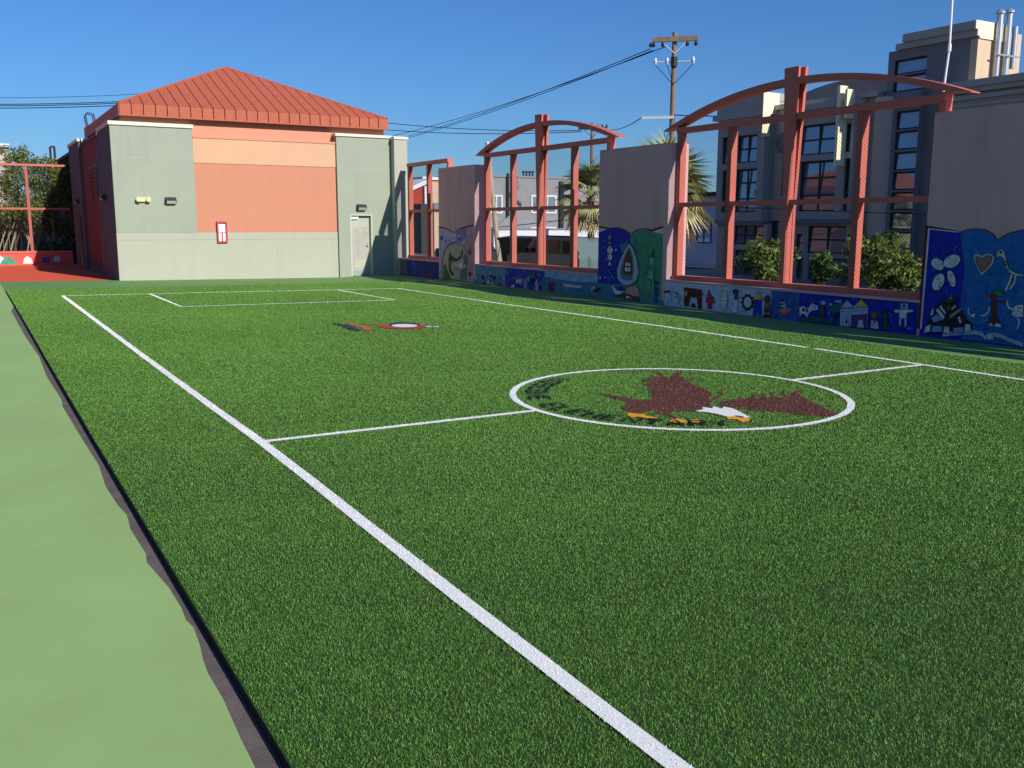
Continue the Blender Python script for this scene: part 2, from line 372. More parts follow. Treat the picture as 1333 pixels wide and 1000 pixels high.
# blades
def blade_arrays(x, y, d, col, sc=1.0):
    n = len(x); wd = np.maximum(.0025, d*.0006)*(.7+.6*RNG.random(n))*sc
    h = .010+.007*RNG.random(n)
    th = RNG.random(n)*2*np.pi; ln = (.15+.8*RNG.random(n))*h; la = RNG.random(n)*2*np.pi
    z = gz(x, y)-.018
    dx, dy = np.cos(th)*wd/2, np.sin(th)*wd/2
    v = np.empty((n, 3, 3), np.float32)
    v[:, 0] = np.stack([x-dx, y-dy, z], 1); v[:, 1] = np.stack([x+dx, y+dy, z], 1)
    v[:, 2] = np.stack([x+np.cos(la)*ln, y+np.sin(la)*ln, z+h], 1)
    # make tips blunt by widening towards the tip: swap so that the wide end is on top for half of them
    fl = RNG.random(n) < .5
    top = v[fl].copy(); zt = top[:, 2, 2].copy()
    top[:, 0, :2] += np.stack([np.cos(la[fl])*ln[fl], np.sin(la[fl])*ln[fl]], 1); top[:, 1, :2] += np.stack([np.cos(la[fl])*ln[fl], np.sin(la[fl])*ln[fl]], 1)
    top[:, 0, 2] = zt; top[:, 1, 2] = zt; top[:, 2] = np.stack([x[fl], y[fl], z[fl]], 1)
    v[fl] = top
    t = RNG.random((n, 1)); g = RNG.random((n, 1))
    c = np.array(col)[None]*(.7+.6*t)
    if col[1] > col[0]*1.3 and col[1] > .05:   # green: some blades are straw coloured, some blue-green
        c = np.where(g < .06, np.array([[.26, .30, .10]])*(.6+.7*t), c)
        c = np.where(g > .80, c*np.array([[.75, .92, 1.15]]), c)
    elif col == BROWN: c = np.where(g < .10, np.array([[.30, .20, .13]]), c*1.15)
    return v, c
def tri_mesh(name, v, c, m, parent, sheetpolys=None, scol=None, zoff=-.014):
    V = v.reshape(-1, 3); C = np.repeat(c, 3, 0); nt = len(v)
    loops = np.arange(nt*3, dtype=np.int32); starts = np.arange(nt, dtype=np.int32)*3; tot = np.full(nt, 3, np.int32)
    if sheetpolys:
        ev, es, el = [], [], []; base = nt*3; off = nt*3
        for p in sheetpolys:
            k = len(p); ev.append(np.column_stack([p, gz(p[:, 0], p[:, 1])+zoff])); es.append(off); el.append(k); off += k
        EV = np.concatenate(ev).astype(np.float32); V = np.concatenate([V, EV]); C = np.concatenate([C, np.tile(np.array(scol)[None], (len(EV), 1))])
        loops = np.concatenate([loops, np.arange(base, base+len(EV), dtype=np.int32)])
        starts = np.concatenate([starts, np.array(es, np.int32)]); tot = np.concatenate([tot, np.array(el, np.int32)])
    me = bpy.data.meshes.new(name)
    me.vertices.add(len(V)); me.vertices.foreach_set('co', V.astype(np.float32).ravel())
    me.loops.add(len(loops)); me.loops.foreach_set('vertex_index', loops)
    me.polygons.add(len(starts)); me.polygons.foreach_set('loop_start', starts)
    me.update(calc_edges=True)
    at = me.attributes.new('tone', 'FLOAT_COLOR', 'POINT')
    at.data.foreach_set('color', np.column_stack([C, np.ones(len(C))]).astype(np.float32).ravel())
    me.materials.append(m)
    o = bpy.data.objects.new(name, me); COL.objects.link(o); o.parent = parent
    return o

def scatter():
    out = []
    rings = [(1.2, 3.0), (3.0, 4.5), (4.5, 6.5), (6.5, 9), (9, 12), (12, 16), (16, 21), (21, 32)]
    for r0, r1 in rings:
        dm = (r0+r1)/2; wd = max(.0025, dm*.0006); dens = .72/(wd*.0165)
        x0, x1, y0, y1 = TX0+.005, TX1+.1, max(TY0, -6), TY1
        cs = dens**-.5; y1 = min(y1, r1+.1)
        gx, gy = np.meshgrid(np.arange(x0, x1, cs), np.arange(y0, y1, cs)); gx = gx.ravel(); gy = gy.ravel()
        dd = np.hypot(gx, gy); kk = (dd > r0-.1) & (dd < r1+.1); gx = gx[kk]; gy = gy[kk]; n = len(gx)
        x = gx+RNG.random(n)*cs; y = gy+RNG.random(n)*cs
        d = np.hypot(x, y); a = np.degrees(np.arctan2(x, y))
        k = (d >= r0) & (d < r1) & (x < right_edge(y))
        infr = (a > -6) & (a < 66)
        k &= infr | (RNG.random(n) < .12)
        out.append(np.stack([x[k], y[k]], 1))
    return np.concatenate(out)
P = scatter(); px, py = P[:, 0], P[:, 1]; pd = np.hypot(px, py)
owner = np.full(len(P), -1); BLADES = len(P)
for i, (nm, polys, col, par, lab) in enumerate(MARKS):
    for q in polys: owner[inside(px, py, q)] = i
sel = owner < 0
GREEN = (.120, .265, .034)
# broad soft patches in the pile colour
def patches(x, y): return .5+.5*np.sin(x*.9+1.3*np.sin(y*.35))*np.sin(y*.55+1.1*np.sin(x*.6))
v, c = blade_arrays(px[sel], py[sel], pd[sel], GREEN)
c = c*(.92+.16*patches(px[sel], py[sel]))[:, None]
g = tri_mesh('grass_blades', v, c, BLADE, turf); g['kind'] = 'stuff'; g['label'] = 'short green artificial grass pile'
mobj = {}
for i, (nm, polys, col, par, lab) in enumerate(MARKS):
    s = owner == i
    v, c = blade_arrays(px[s], py[s], pd[s], col, 1.15)
    if col == WHITE: c = np.clip(np.array(WHITE)[None]*(.85+.2*RNG.random((len(c), 1))), 0, .92)
    p = mobj.get(par, turf)
    ob = tri_mesh(nm, v, c, BLADE, p, polys, [q*.9 for q in col], (-.0075 if col == WHITE and par is None else .001 if nm == 'letter' else -.010 if col == BROWN and nm == 'eagle_emblem' else -.004)+.00015*i)
    if nm not in mobj: mobj[nm] = ob
    if lab: ob['label'] = lab


# ------------------------------------------------------------------ school building
YB = 33.6
bld = empty('school_building', (9.4, YB, 0), 'low stucco school building in sage and coral with a red hipped metal roof', 'building')
def bb(name, x0, x1, y0, y1, z0, z1, m, parent=bld): return bx(name, x0, x1, y0, y1, z0, z1, m, parent)
# core walls
bb('wall', 4.75, 14.0, YB+.22, 43.3, -.3, 5.36, M['salmon'])
pl = bb('pier', 4.36, 6.95, YB, 36.7, 1.55, 5.02, M['sage']); bb('coping', 4.31, 6.99, YB-.05, 36.75, 5.02, 5.14, M['capw'], pl)
bb('joint_line', 4.352, 6.955, YB-.004, YB, 3.985, 4.003, M['cream'], pl)
bb('dark_side_face', 4.352, 4.36, YB+.012, 36.69, 1.555, 5.01, M['sideslate'], pl)  # thin darker layer over the pier's side face
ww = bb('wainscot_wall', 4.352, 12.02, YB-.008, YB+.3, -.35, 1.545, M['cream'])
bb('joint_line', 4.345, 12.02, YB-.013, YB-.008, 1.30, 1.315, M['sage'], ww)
bb('dark_side_face', 4.344, 4.352, YB+.01, 36.7, -.3, 1.54, M['sideslate'], ww)
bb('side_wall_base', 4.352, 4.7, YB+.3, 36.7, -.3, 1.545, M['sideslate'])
bb('joint_line', 9.7, 9.712, YB-.012, YB-.008, -.3, 1.30, M['sage'], ww)
bb('coral_wall', 6.95, 12.02, YB+.015, YB+.3, 1.545, 3.89, M['coral'])
pb = bb('peach_band', 6.95, 12.02, YB-.005, YB+.3, 3.89, 4.72, M['peach'])
bb('ledge', 6.95, 12.02, YB-.03, YB+.3, 4.72, 4.79, M['salmon'], pb)
# right pier with the door opening
PX0, PX1, DX0, DX1, DZ = 12.0, 14.2, 12.44, 13.32, 2.2
YP = YB-.10
pr = MB()
pr.box(PX0, DX0, YP, YB+.5, -.35, 5.0); pr.box(DX1, PX1, YP, YB+.5, -.35, 5.0); pr.box(DX0, DX1, YP, YB+.5, DZ, 5.0)
pr = pr.build('pier', M['sage'], bld)
bb('coping', PX0-.05, PX1+.02, YP-.05, YB+.55, 5.0, 5.1, M['capw'], pr)
bb('joint_line', PX0-.003, PX1, YP-.004, YP, 3.86, 3.878, M['cream'], pr)
pe = bb('end_pilaster', 14.13, 14.66, YB-.42, YB+.6, -.35, 4.96, M['cream'])
bb('coping', 14.11, 14.70, YB-.46, YB+.62, 4.96, 5.06, M['capw'], pe)
# door
door = bb('door', DX0+.05, DX1-.05, YP+.13, YP+.18, -.08, DZ-.05, M['doorm'])
fr = MB(); fr.box(DX0, DX0+.05, YP-.012, YP+.2, -.1, DZ); fr.box(DX1-.05, DX1, YP-.012, YP+.2, -.1, DZ); fr.box(DX0+.05, DX1-.05, YP-.012, YP+.2, DZ-.05, DZ)
fr.build('door_frame', M['frame'], bld)
for z0, z1 in ((1.72, 2.0), (.22, .5)):
    lv = MB()
    for k in range(7): lv.box(DX0+.16, DX1-.16, YP+.122, YP+.13, z0+k*(z1-z0)/7, z0+(k+.6)*(z1-z0)/7)
    lv.build('louver', M['frame'], door)
hd = MB().box(DX1-.17, DX1-.13, YP+.10, YP+.13, .98, 1.12).box(DX1-.22, DX1-.13, YP+.07, YP+.10, 1.03, 1.06); hd.build('handle', M['steel'], door)
bb('door_closer', DX0+.07, DX0+.36, YP+.06, YP+.13, 2.02, 2.12, M['white'], door)
bb('kick_plate', DX0+.08, DX1-.08, YP+.124, YP+.13, -.04, .1, M['steel'], door)

# roof: a pyramid of standing-seam panels with an upright fascia
RX0, RX1, RY0, RY1, RZ0, RZ1, APZ = 4.68, 14.05, YB-.05, 43.5, 5.35, 5.70, 7.84
AP = ((RX0+RX1)/2, (RY0+RY1)/2, APZ)
r = MB(); e = .03
r.add([(RX0+e, RY0+e, RZ1-.02), (RX1-e, RY0+e, RZ1-.02), (RX1-e, RY1-e, RZ1-.02), (RX0+e, RY1-e, RZ1-.02), (AP[0], AP[1], APZ-.03)], [(0,1,4),(1,2,4),(2,3,4),(3,0,4)])
r.box(RX0+e, RX1-e, RY0+e, RY1-e, RZ0-.01, RZ1-.02)
roof = r.build('roof', M['roofdark'], bld)  # dark red core gives the panel gaps their seam shade
def roof_side(c0, c1, npan, name):
    """c0, c1: eave corners (x, y); panels run up the slope and turn down over the fascia"""
    c0 = np.array(c0+(RZ1,), float); c1 = np.array(c1+(RZ1,), float); ap = np.array(AP); mid = (c0+c1)/2
    L = np.linalg.norm(c1-c0); u = (c1-c0)/L; s = ap-mid; SL = np.linalg.norm(s); s = s/SL
    nrm = np.cross(u, s); nrm /= np.linalg.norm(nrm)
    if nrm[2] < 0: nrm = -nrm
    outw = np.array([nrm[0], nrm[1], 0]); outw /= np.linalg.norm(outw)
    pw = L/npan; gp = .014
    for i in range(npan):
        a, bq = i*pw+gp, (i+1)*pw-gp
        def top(t): return SL*(t/(L/2) if t <= L/2 else (L-t)/(L/2))
        pts = [c0+u*a, c0+u*bq]
        prof = [bq, a] if not (a < L/2 < bq) else [bq, L/2, a]
        upper = [c0+u*t+s*max(.02, top(t)-.05) for t in prof]
        poly = pts+upper
        pan = MB().prism([tuple(p) for p in poly], tuple(nrm*.022))
        f = [c0+u*a, c0+u*bq, c0+u*bq-np.array([0, 0, RZ1-RZ0]), c0+u*a-np.array([0, 0, RZ1-RZ0])]
        pan.prism([tuple(p) for p in f], tuple(outw*.02))
        pan.build('roof_panel', M['roof'], roof)
roof_side((RX0, RY0), (RX1, RY0), 25, 'f')
roof_side((RX0, RY1), (RX0, RY0), 26, 'l')
roof_side((RX1, RY0), (RX1, RY1), 13, 'r')
hip = MB()
for cx, cy in ((RX0, RY0), (RX1, RY0), (RX0, RY1), (RX1, RY1)):
    hip.tube([(cx, cy, RZ1+.02), (AP[0], AP[1], APZ+.02)], .045, 6)
hip.build('hip_cap', M['roof'], roof)
bt = MB().box(RX0-.022, RX1+.022, RY0-.024, RY0+.02, RZ0-.035, RZ0+.012).box(RX0-.024, RX0+.02, RY0+.02, RY1, RZ0-.035, RZ0+.012); bt.build('drip_edge', M['roof'], roof)
# rooftop access ladder rails on the left eave
for y in (41.6, 42.1): MB().tube([(4.62, y, 5.6), (4.55, y, 6.05), (4.62, y, 6.18), (4.85, y, 6.12), (4.9, y, 5.8)], .025, 6).build('ladder_rail', M['dark'], roof)
# left side: recessed dark red wall, vents, side doors, second pier
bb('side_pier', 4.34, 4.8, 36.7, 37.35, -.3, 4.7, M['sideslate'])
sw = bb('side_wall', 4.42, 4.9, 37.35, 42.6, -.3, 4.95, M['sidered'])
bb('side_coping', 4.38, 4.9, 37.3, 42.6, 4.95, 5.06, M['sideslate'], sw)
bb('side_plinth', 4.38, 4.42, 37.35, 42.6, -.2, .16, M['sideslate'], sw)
for y0 in (38.0, 39.55):
    vf = bb('vent_frame', 4.405, 4.42, y0, y0+1.35, 2.72, 4.0, M['black'])
    for k in range(8): bb('vent_slat', 4.375, 4.405, y0+.05, y0+1.3, 2.78+k*.15, 2.86+k*.15, M['sidered'], vf)
bb('side_door', 4.395, 4.42, 37.42, 38.15, -.06, 2.25, M['black'])
p2 = bb('pier', 4.30, 4.9, 42.6, 46.6, -.3, 5.12, M['sideslate']); bb('coping', 4.26, 4.95, 42.55, 46.65, 5.12, 5.24, M['capw'], p2)
bb('side_door', 4.27, 4.3, 43.4, 44.3, -.06, 2.2, M['black'])
wing = bb('rear_wing_wall', 4.62, 12, 46.6, 62, -.3, 4.9, M['sideslate']); bb('rear_wing_roof', 4.45, 12.2, 46.7, 62.2, 4.9, 5.06, M['roofdark'], wing)
# fixtures on the walls
def wallpack(x, y, z, face, label):
    """sloped bulkhead lamp; face 'f' front wall, 's' side wall"""
    t = empty('wall_lamp', (x, y, z), label, 'wall lamp')
    prof = [(0, .11), (-.11, .09), (-.19, -.02), (-.10, -.11), (0, -.12)]
    if face == 'f':
        h = MB().prism([(x-.17, y+d, z+q) for d, q in prof], (.34, 0, 0)); h.build('housing', M['dark'], t)
        MB().prism([(x-.145, y-.185, z-.022), (x-.145, y-.105, z-.104), (x-.145, y-.116, z-.112), (x-.145, y-.197, z-.03)], (.29, 0, 0)).build('lens', M['lens'], t)
    else:
        h = MB().prism([(x+d, y-.17, z+q) for d, q in prof], (0, .34, 0)); h.build('housing', M['dark'], t)
        MB().prism([(x-.185, y-.145, z-.022), (x-.105, y-.145, z-.104), (x-.116, y-.145, z-.112), (x-.197, y-.145, z-.03)], (0, .29, 0)).build('lens', M['lens'], t)
    return t
wallpack(12.93-.04, YP, 2.46, 'f', 'dark bulkhead wall lamp with pale lens above the metal door')
wallpack(6.12, YB, 2.62, 'f', 'black bulkhead wall lamp on sage wall beside the beige emergency light')
wallpack(4.34, 35.6, 2.75, 's', 'bulkhead lamp on the shaded side wall near the front corner')
wallpack(4.30, 43.85, 2.75, 's', 'bulkhead lamp above the far side door of the shaded wall')
t = empty('emergency_light', (5.24, YB, 2.64), 'beige emergency light with two round heads on the sage wall', 'emergency light')
MB().box(5.04, 5.44, YB-.09, YB, 2.57, 2.70).build('housing', M['beige'], t)
for x in (5.09, 5.40):
    hd = MB().tube([(x, YB-.02, 2.66), (x, YB-.13, 2.645), (x, YB-.17, 2.64)], [.05, .085, .08], 12); hd.build('lamp_head', M['beige'], t)
t = empty('extinguisher_cabinet', (7.77, YB, 1.5), 'narrow red framed fire extinguisher cabinet with white door', 'cabinet')
x0, x1, z0, z1 = 7.60, 7.95, 1.20, 1.93
fr = MB().box(x0, x0+.05, YB-.09, YB, z0, z1).box(x1-.05, x1, YB-.09, YB, z0, z1).box(x0+.05, x1-.05, YB-.09, YB, z1-.06, z1).box(x0+.05, x1-.05, YB-.09, YB, z0, z0+.05)
fr.build('frame', M['redpaint'], t)
MB().box(x0+.05, x1-.05, YB-.03, YB-.01, z0+.05, z1-.06).build('door', M['white'], t)
MB().box(x0+.15, x0+.20, YB-.036, YB-.03, z0+.05, z0+.35).box(x0+.05, x1-.05, YB-.036, YB-.03, z0+.33, z0+.35).build('handle', M['redpaint'], t)

# ------------------------------------------------------------------ mural wall and fence
XF, XB, XP = 14.25, 14.85, 14.48      # wall face, wall back, frame face
PILZ = 3.73
# mural painting helpers: flat paint patches on the wall face, traced shape by shape
PM = {}
def pmat(rgb):
    if rgb not in PM: PM[rgb] = mat('mural_paint_%d_%d_%d' % rgb, rgb, .8, .26, 7, spec=.3)
    return PM[rgb]
class Mural:
    def __init__(s, ox, oy, sc, base=0): s.o = (ox, oy, sc); s.lv = base
    def pt(s, p):
        q = atX(s.o[0]+p[0]/s.o[2], s.o[1]+p[1]/s.o[2], XF); return (q[1], q[2])
    def fig(s, name, items, parent, lvl):
        """items: ('p', pts, rgb) | ('e', cx, cy, rx, ry, rot, rgb) | ('l', pts, width, rgb)"""
        b = MB(); mats = []
        if lvl >= 5:      # hand painted dark outlines round each shape
            full = []
            for it in items:
                full.append(it)
                if it[0] == 'p': full.append(('l', list(it[1])+[it[1][0]], .009, tuple(int(c*.3) for c in it[2])))
                elif it[0] == 'e' and min(it[3], it[4]) > 7:
                    cr, sr = math.cos(rad(it[5])), math.sin(rad(it[5]))
                    full.append(('l', [(it[1]+it[3]*math.cos(t)*cr-it[4]*math.sin(t)*sr, it[2]+it[3]*math.cos(t)*sr+it[4]*math.sin(t)*cr) for t in np.linspace(0, 2*math.pi, 17)], .009, tuple(int(c*.3) for c in it[6])))
            items = full
        for k, it in enumerate(items):
            x = XF-.002-.0022*lvl-.0005*k
            def mi(rgb):
                if pmat(rgb) not in mats: mats.append(pmat(rgb))
                return mats.index(pmat(rgb))
            if it[0] == 'p':
                P = [s.pt(p) for p in it[1]]; b.add([(x, y, z) for y, z in P], [tuple(range(len(P)))], mi(it[2]))
            elif it[0] == 'w':
                b.add([(x, y, z) for y, z in it[1]], [tuple(range(len(it[1])))], mi(it[2]))
            elif it[0] == 'e':
                _, cx, cy, rx, ry, rot, rgb = it; cr, sr = math.cos(rad(rot)), math.sin(rad(rot)); P = []
                for t in np.linspace(0, 2*math.pi, 20, endpoint=False):
                    u, v_ = rx*math.cos(t), ry*math.sin(t); P.append(s.pt((cx+u*cr-v_*sr, cy+u*sr+v_*cr)))
                b.add([(x, y, z) for y, z in P], [tuple(range(20))], mi(rgb))
            else:
                P = [s.pt(p) for p in it[1]]
                for q in ribbon(P, it[2]): b.add([(x, a, c) for a, c in q], [(0, 1, 2, 3)], mi(it[3]))
        return b.build(name, mats, parent)
BLK = (22, 22, 26); WHT = (214, 218, 222); DBL = (30, 42, 168); MBL = (34, 104, 176); TEAL = (58, 132, 158); RBR = (112, 42, 38)
GRN = (74, 148, 112); LGR = (120, 176, 150); PNK = (206, 150, 146); LAV = (170, 166, 214); YEL = (222, 190, 74); BRN = (120, 78, 52); GRY = (150, 152, 156); ORG = (196, 106, 46); PUR = (120, 84, 150); SKY = (120, 160, 208)

def pillar(y0, y1, label):
    t = empty('wall_pillar', (XF, y0, 0), label, 'pillar')
    wl_ = bx('wall', XF, XB, y0, y1, -.3, PILZ-.02, M['mauve'], t)
    bx('coping', XF-.003, XB+.003, y0-.003, y1+.003, PILZ-.02, PILZ, M['mauve'], t)
    return t
p2 = pillar(7.72, 10.46, 'mauve wall pillar with deep blue mural of a butterfly and a heart')
p1 = pillar(17.38, 20.12, 'mauve wall pillar with blue and green mural of a fish and an egg boat')
p0 = pillar(27.0, 29.66, 'mauve wall pillar with lavender mural of a green toothed dragon')
# the next pillar of the row, just outside the picture, shades the strip in front of the wall
pn = pillar(-2.0, .74, 'mauve wall pillar beyond the end of the blue butterfly mural')

# mural on pillar with butterfly
A2 = Mural(1190, 270, 5.266)
yR, zT = 7.75, 1.95
bg = A2.fig('mural', [('w', [(7.75, -.12), (10.44, -.12), (10.44, .12), (7.75, .12)], DBL),('p', [(78,122),(300,160),(312,175),(45,832),(18,832)], RBR),
   ('p', [(97,143),(312,168),(315,850),(40,832)], WHT),
   ('p', [(108,152),(300,172),(400,156),(460,860),(250,855),(50,850)], DBL)], p2, 0)
def wy(x): return A2.pt((x, 300))[0]
rb = [A2.pt(p) for p in [(318,176),(360,158),(430,150),(490,158),(535,185),(572,230),(600,208),(660,180),(753,158)]]
zb = A2.pt((430, 850))[1]
A2.fig('mural_water', [('w', rb+[(8.35, rb[-1][1]+.02), (8.0, rb[-1][1]-.06), (yR, rb[-1][1]-.04), (yR, -.0), (A2.pt((330, 850))[0], 0.0), A2.pt((320, 640)), A2.pt((350, 420))], MBL),
   ('l', [(312,172),(360,156),(430,148),(490,154),(540,182),(574,226),(602,204),(660,176),(753,154)], .022, RBR)], bg, 3)
dots = []
import random as _r
dr = _r.Random(3)
for cx, cy, rx, ry in ((165,390,36,32),(262,370,46,34),(170,515,32,44),(262,490,20,42)):
    for k in range(12): dots.append(('e', cx+dr.uniform(-rx, rx)*.75, cy+dr.uniform(-ry, ry)*.75, 3.2, 3.2, 0, (40, 60, 60)))
A2.fig('butterfly', [('e',165,390,50,36,35,WHT),('e',262,370,62,42,-25,WHT),('e',170,512,38,62,25,WHT),('e',260,488,26,60,-15,WHT)]+dots+[('l',[(200,375),(213,460)],.012,BLK)], bg, 5)
A2.fig('heart', [('p',[(465,470),(430,405),(410,360),(415,325),(440,318),(468,330),(500,315),(540,320),(555,345),(545,390),(505,435)],(190,196,196)),
   ('p',[(465,445),(435,395),(422,350),(430,332),(460,345),(470,352),(500,330),(533,333),(540,350),(525,390),(495,425)],(138,112,104))], bg, 6)
A2.fig('giraffe', [('p',[(575,305),(600,285),(622,305),(640,370),(650,420),(700,450),(753,462),(753,472),(700,468),(660,450),(630,400),(615,345),(590,335),(565,345),(570,325)],(206,206,186)),
   ('l',[(675,462),(655,520),(630,570)],.03,(206,206,186)),('l',[(700,468),(690,520),(660,560)],.03,(206,206,186)),('e',598,308,8,8,0,BLK),('l',[(615,380),(645,365)],.02,BLK),('l',[(620,398),(650,382)],.02,BLK)], bg, 6)
A2.fig('striped_heap', [('p',[(70,860),(110,770),(130,700),(190,655),(240,640),(290,670),(330,710),(365,770),(400,800),(400,850),(230,870)],(52,44,44))] +
   [('p',q,c) for q,c in [([(110,745),(125,700),(140,690),(135,735)],WHT),([(150,705),(170,690),(215,750),(200,770)],WHT),([(175,680),(190,672),(225,720),(214,735)],WHT),
    ([(120,760),(160,730),(205,770),(140,790)],SKY),([(85,815),(120,800),(115,850),(70,862)],WHT),([(130,810),(200,815),(195,855),(125,855)],SKY),([(210,815),(245,820),(250,865),(205,860)],WHT),
    ([(245,740),(320,690),(330,705),(255,765)],(150,150,150)),([(260,690),(290,665),(295,680),(265,705)],(190,190,170)),([(275,825),(345,820),(345,862),(270,860)],SKY),([(355,800),(392,800),(395,845),(352,850)],WHT),
    ([(300,750),(330,735),(365,775),(340,790)],(120,44,40)),([(225,690),(250,655),(262,690),(240,712)],(44,92,60)),([(200,640),(280,600),(300,640),(250,660)],(36,70,56)),([(305,750),(320,745),(335,790),(318,795)],WHT)]] +
   [('e',258,622,12,9,0,(190,190,150)),('e',258,622,5,5,0,BLK)], bg, 6)
A2.fig('smile', [('l',[(378,690),(376,720),(392,745),(420,750)],.022,WHT),('p',[(385,735),(425,725),(415,760)],WHT),('l',[(520,685),(515,715),(490,740),(462,742)],.022,WHT),('l',[(365,740),(400,780),(450,792),(510,770)],.02,(60,160,200))], bg, 7)
A2.fig('red_tree_figure', [('p',[(535,600),(560,600),(565,740),(600,800),(600,825),(520,810),(520,775),(538,730)],(118,50,40)),('l',[(490,575),(520,610),(545,625)],.035,(118,50,40)),('l',[(560,635),(600,645),(635,650)],.035,(118,50,40)),
   ('p',[(540,590),(545,565),(575,560),(625,590),(610,612),(575,605)],(50,140,84)),('p',[(515,800),(535,790),(550,815),(570,790),(600,800),(602,825),(520,812)],WHT)], bg, 7)
A2.fig('spotted_dog', [('p',[(680,690),(700,672),(753,665),(753,752),(700,752),(672,738)],WHT),('l',[(690,700),(655,690),(642,660),(648,640)],.025,WHT),('l',[(715,755),(725,790),(712,835)],.02,WHT)]+
   [('e',x,y,5,5,0,BLK) for x,y in ((690,712),(702,735),(720,712),(735,690),(742,725),(722,690))], bg, 7)
wv = [(200,862),(330,852),(420,846),(470,858),(492,885),(512,862),(550,862),(600,872),(660,900),(753,935)]
A2.fig('white_wave', [('l',[(x,y+d) for x,y in wv],.014,WHT) for d in (0,10,19)]+[('p',[(500,880),(520,862),(545,862),(550,905),(510,908)],(190,200,205))], bg, 8)

# mural on pillar with the egg boat
A1 = Mural(700, 280, 6.665)
bg = A1.fig('mural', [('w', [(17.4, -.12), (20.1, -.12), (20.1, .1), (17.4, .1)], TEAL),('p',[(528,92),(620,112),(690,104),(760,125),(810,160),(860,122),(930,112),(985,125),(1096,92),(1085,112),(990,145),(930,124),(860,132),(812,172),(740,140),(690,118),(610,124),(528,112)],RBR),
   ('p',[(528,112),(610,124),(560,140),(528,150)],WHT),('p',[(1088,118),(1000,146),(1086,165)],WHT),
   ('p',[(528,150),(560,140),(610,122),(690,114),(745,132),(806,176),(812,605),(522,598)],DBL),
   ('p',[(806,176),(860,130),(930,120),(990,145),(1086,163),(1066,768),(870,735),(800,690)],GRN),
   ('p',[(520,592),(700,600),(870,640),(885,742),(690,712),(508,704)],TEAL)], p1, 0)
A1.fig('fish_skeleton', [('p',[(630,262),(655,295),(650,330),(630,340),(608,325),(608,290)],WHT),('p',[(630,335),(652,350),(645,385),(630,395),(612,380),(610,350)],WHT),('p',[(628,390),(645,435),(612,438)],WHT),
   ('e',628,195,14,18,0,(150,150,160)),('e',630,222,16,12,0,(96,84,80)),('e',630,245,16,9,0,(150,150,160)),('e',630,288,5,8,0,BLK),('e',630,318,4,7,0,BLK),('e',628,360,4,7,0,BLK),('e',684,305,9,11,0,WHT)], bg, 6)
egg = [(800,240),(840,300),(872,400),(885,500),(860,575),(800,612),(740,605),(695,550),(692,480),(715,400),(755,310)]
A1.fig('egg_boat', [('p',[(715,250),(760,245),(790,215),(775,300),(730,330)],TEAL),('p',[(845,230),(862,225),(866,330),(845,300)],TEAL),('p',egg,(176,186,206)),('p',[(800,278),(830,360),(840,470),(826,545),(780,565),(735,545),(722,480),(745,390)],TEAL),
   ('p',[(797,285),(822,380),(826,500),(800,540),(760,520),(745,470),(765,370)],(122,62,50)),('p',[(722,500),(826,530),(820,560),(775,566),(735,548)],TEAL),
   ('e',778,428,13,17,0,WHT),('e',800,430,12,16,0,WHT),('e',775,470,12,22,0,WHT),('e',800,472,12,24,0,WHT),('l',[(775,450),(815,448)],.014,BLK)]+[('l',egg+[egg[0]],.014,(40,70,90))], bg, 7)
A1.fig('robot', [('p',[(1008,300),(1014,362),(986,368)],(30,84,80)),('e',992,400,24,36,0,LGR),('p',[(962,480),(1010,486),(1012,565),(962,555)],LGR),('p',[(968,565),(985,568),(985,650),(966,640)],LGR),('p',[(995,570),(1012,572),(1012,660),(994,655)],LGR),
   ('l',[(960,495),(925,505),(920,520)],.02,(30,84,80)),('l',[(1012,495),(1045,490)],.02,(30,84,80)),('l',[(962,480),(1010,486),(1012,565),(962,555),(962,480)],.010,(30,84,80)),('l',[(960,450),(940,460),(1020,470)],.01,(30,84,80))], bg, 6)
A1.fig('swirls', [('l',[(890,240),(905,270),(930,275),(940,245),(925,225)],.014,(34,90,74)),('l',[(985,170),(1000,195),(1020,190),(1015,170)],.012,(34,90,74)),('l',[(900,350),(960,360),(990,330),(1010,290)],.016,(40,104,84)),('l',[(870,470),(900,500),(880,560),(905,620),(885,700)],.02,LGR)]+
   [('p',[(x,y),(x+26,y+4),(x+26,y+40),(x,y+34)],DBL) for x,y in ((1022,570),(1020,625),(1018,670),(1016,720))], bg, 5)
A1.fig('white_bird', [('p',[(640,610),(665,620),(690,650),(740,640),(760,655),(720,690),(680,695),(660,660)],WHT),('e',720,640,40,18,10,(50,54,140)),('e',665,632,5,4,0,BLK),('l',[(670,690),(690,705),(720,690)],.012,BLK)], bg, 7)
A1.fig('pink_rocks', [('p',[(790,620),(850,610),(880,650),(880,705),(830,715),(780,700),(760,660)],PNK),('p',[(670,700),(740,685),(800,690),(880,720),(890,745),(760,728)],(110,66,54)),('e',785,712,16,12,0,WHT),('e',815,722,14,10,0,GRY)], bg, 6)
A1.fig('sea_dots', [('e',545,545,9,16,0,LAV),('e',588,540,6,10,0,SKY),('e',618,545,6,8,0,SKY),('e',650,535,7,9,0,SKY),('e',665,555,5,7,0,SKY),('l',[(515,600),(520,640),(505,665)],.012,BLK)], bg, 6)

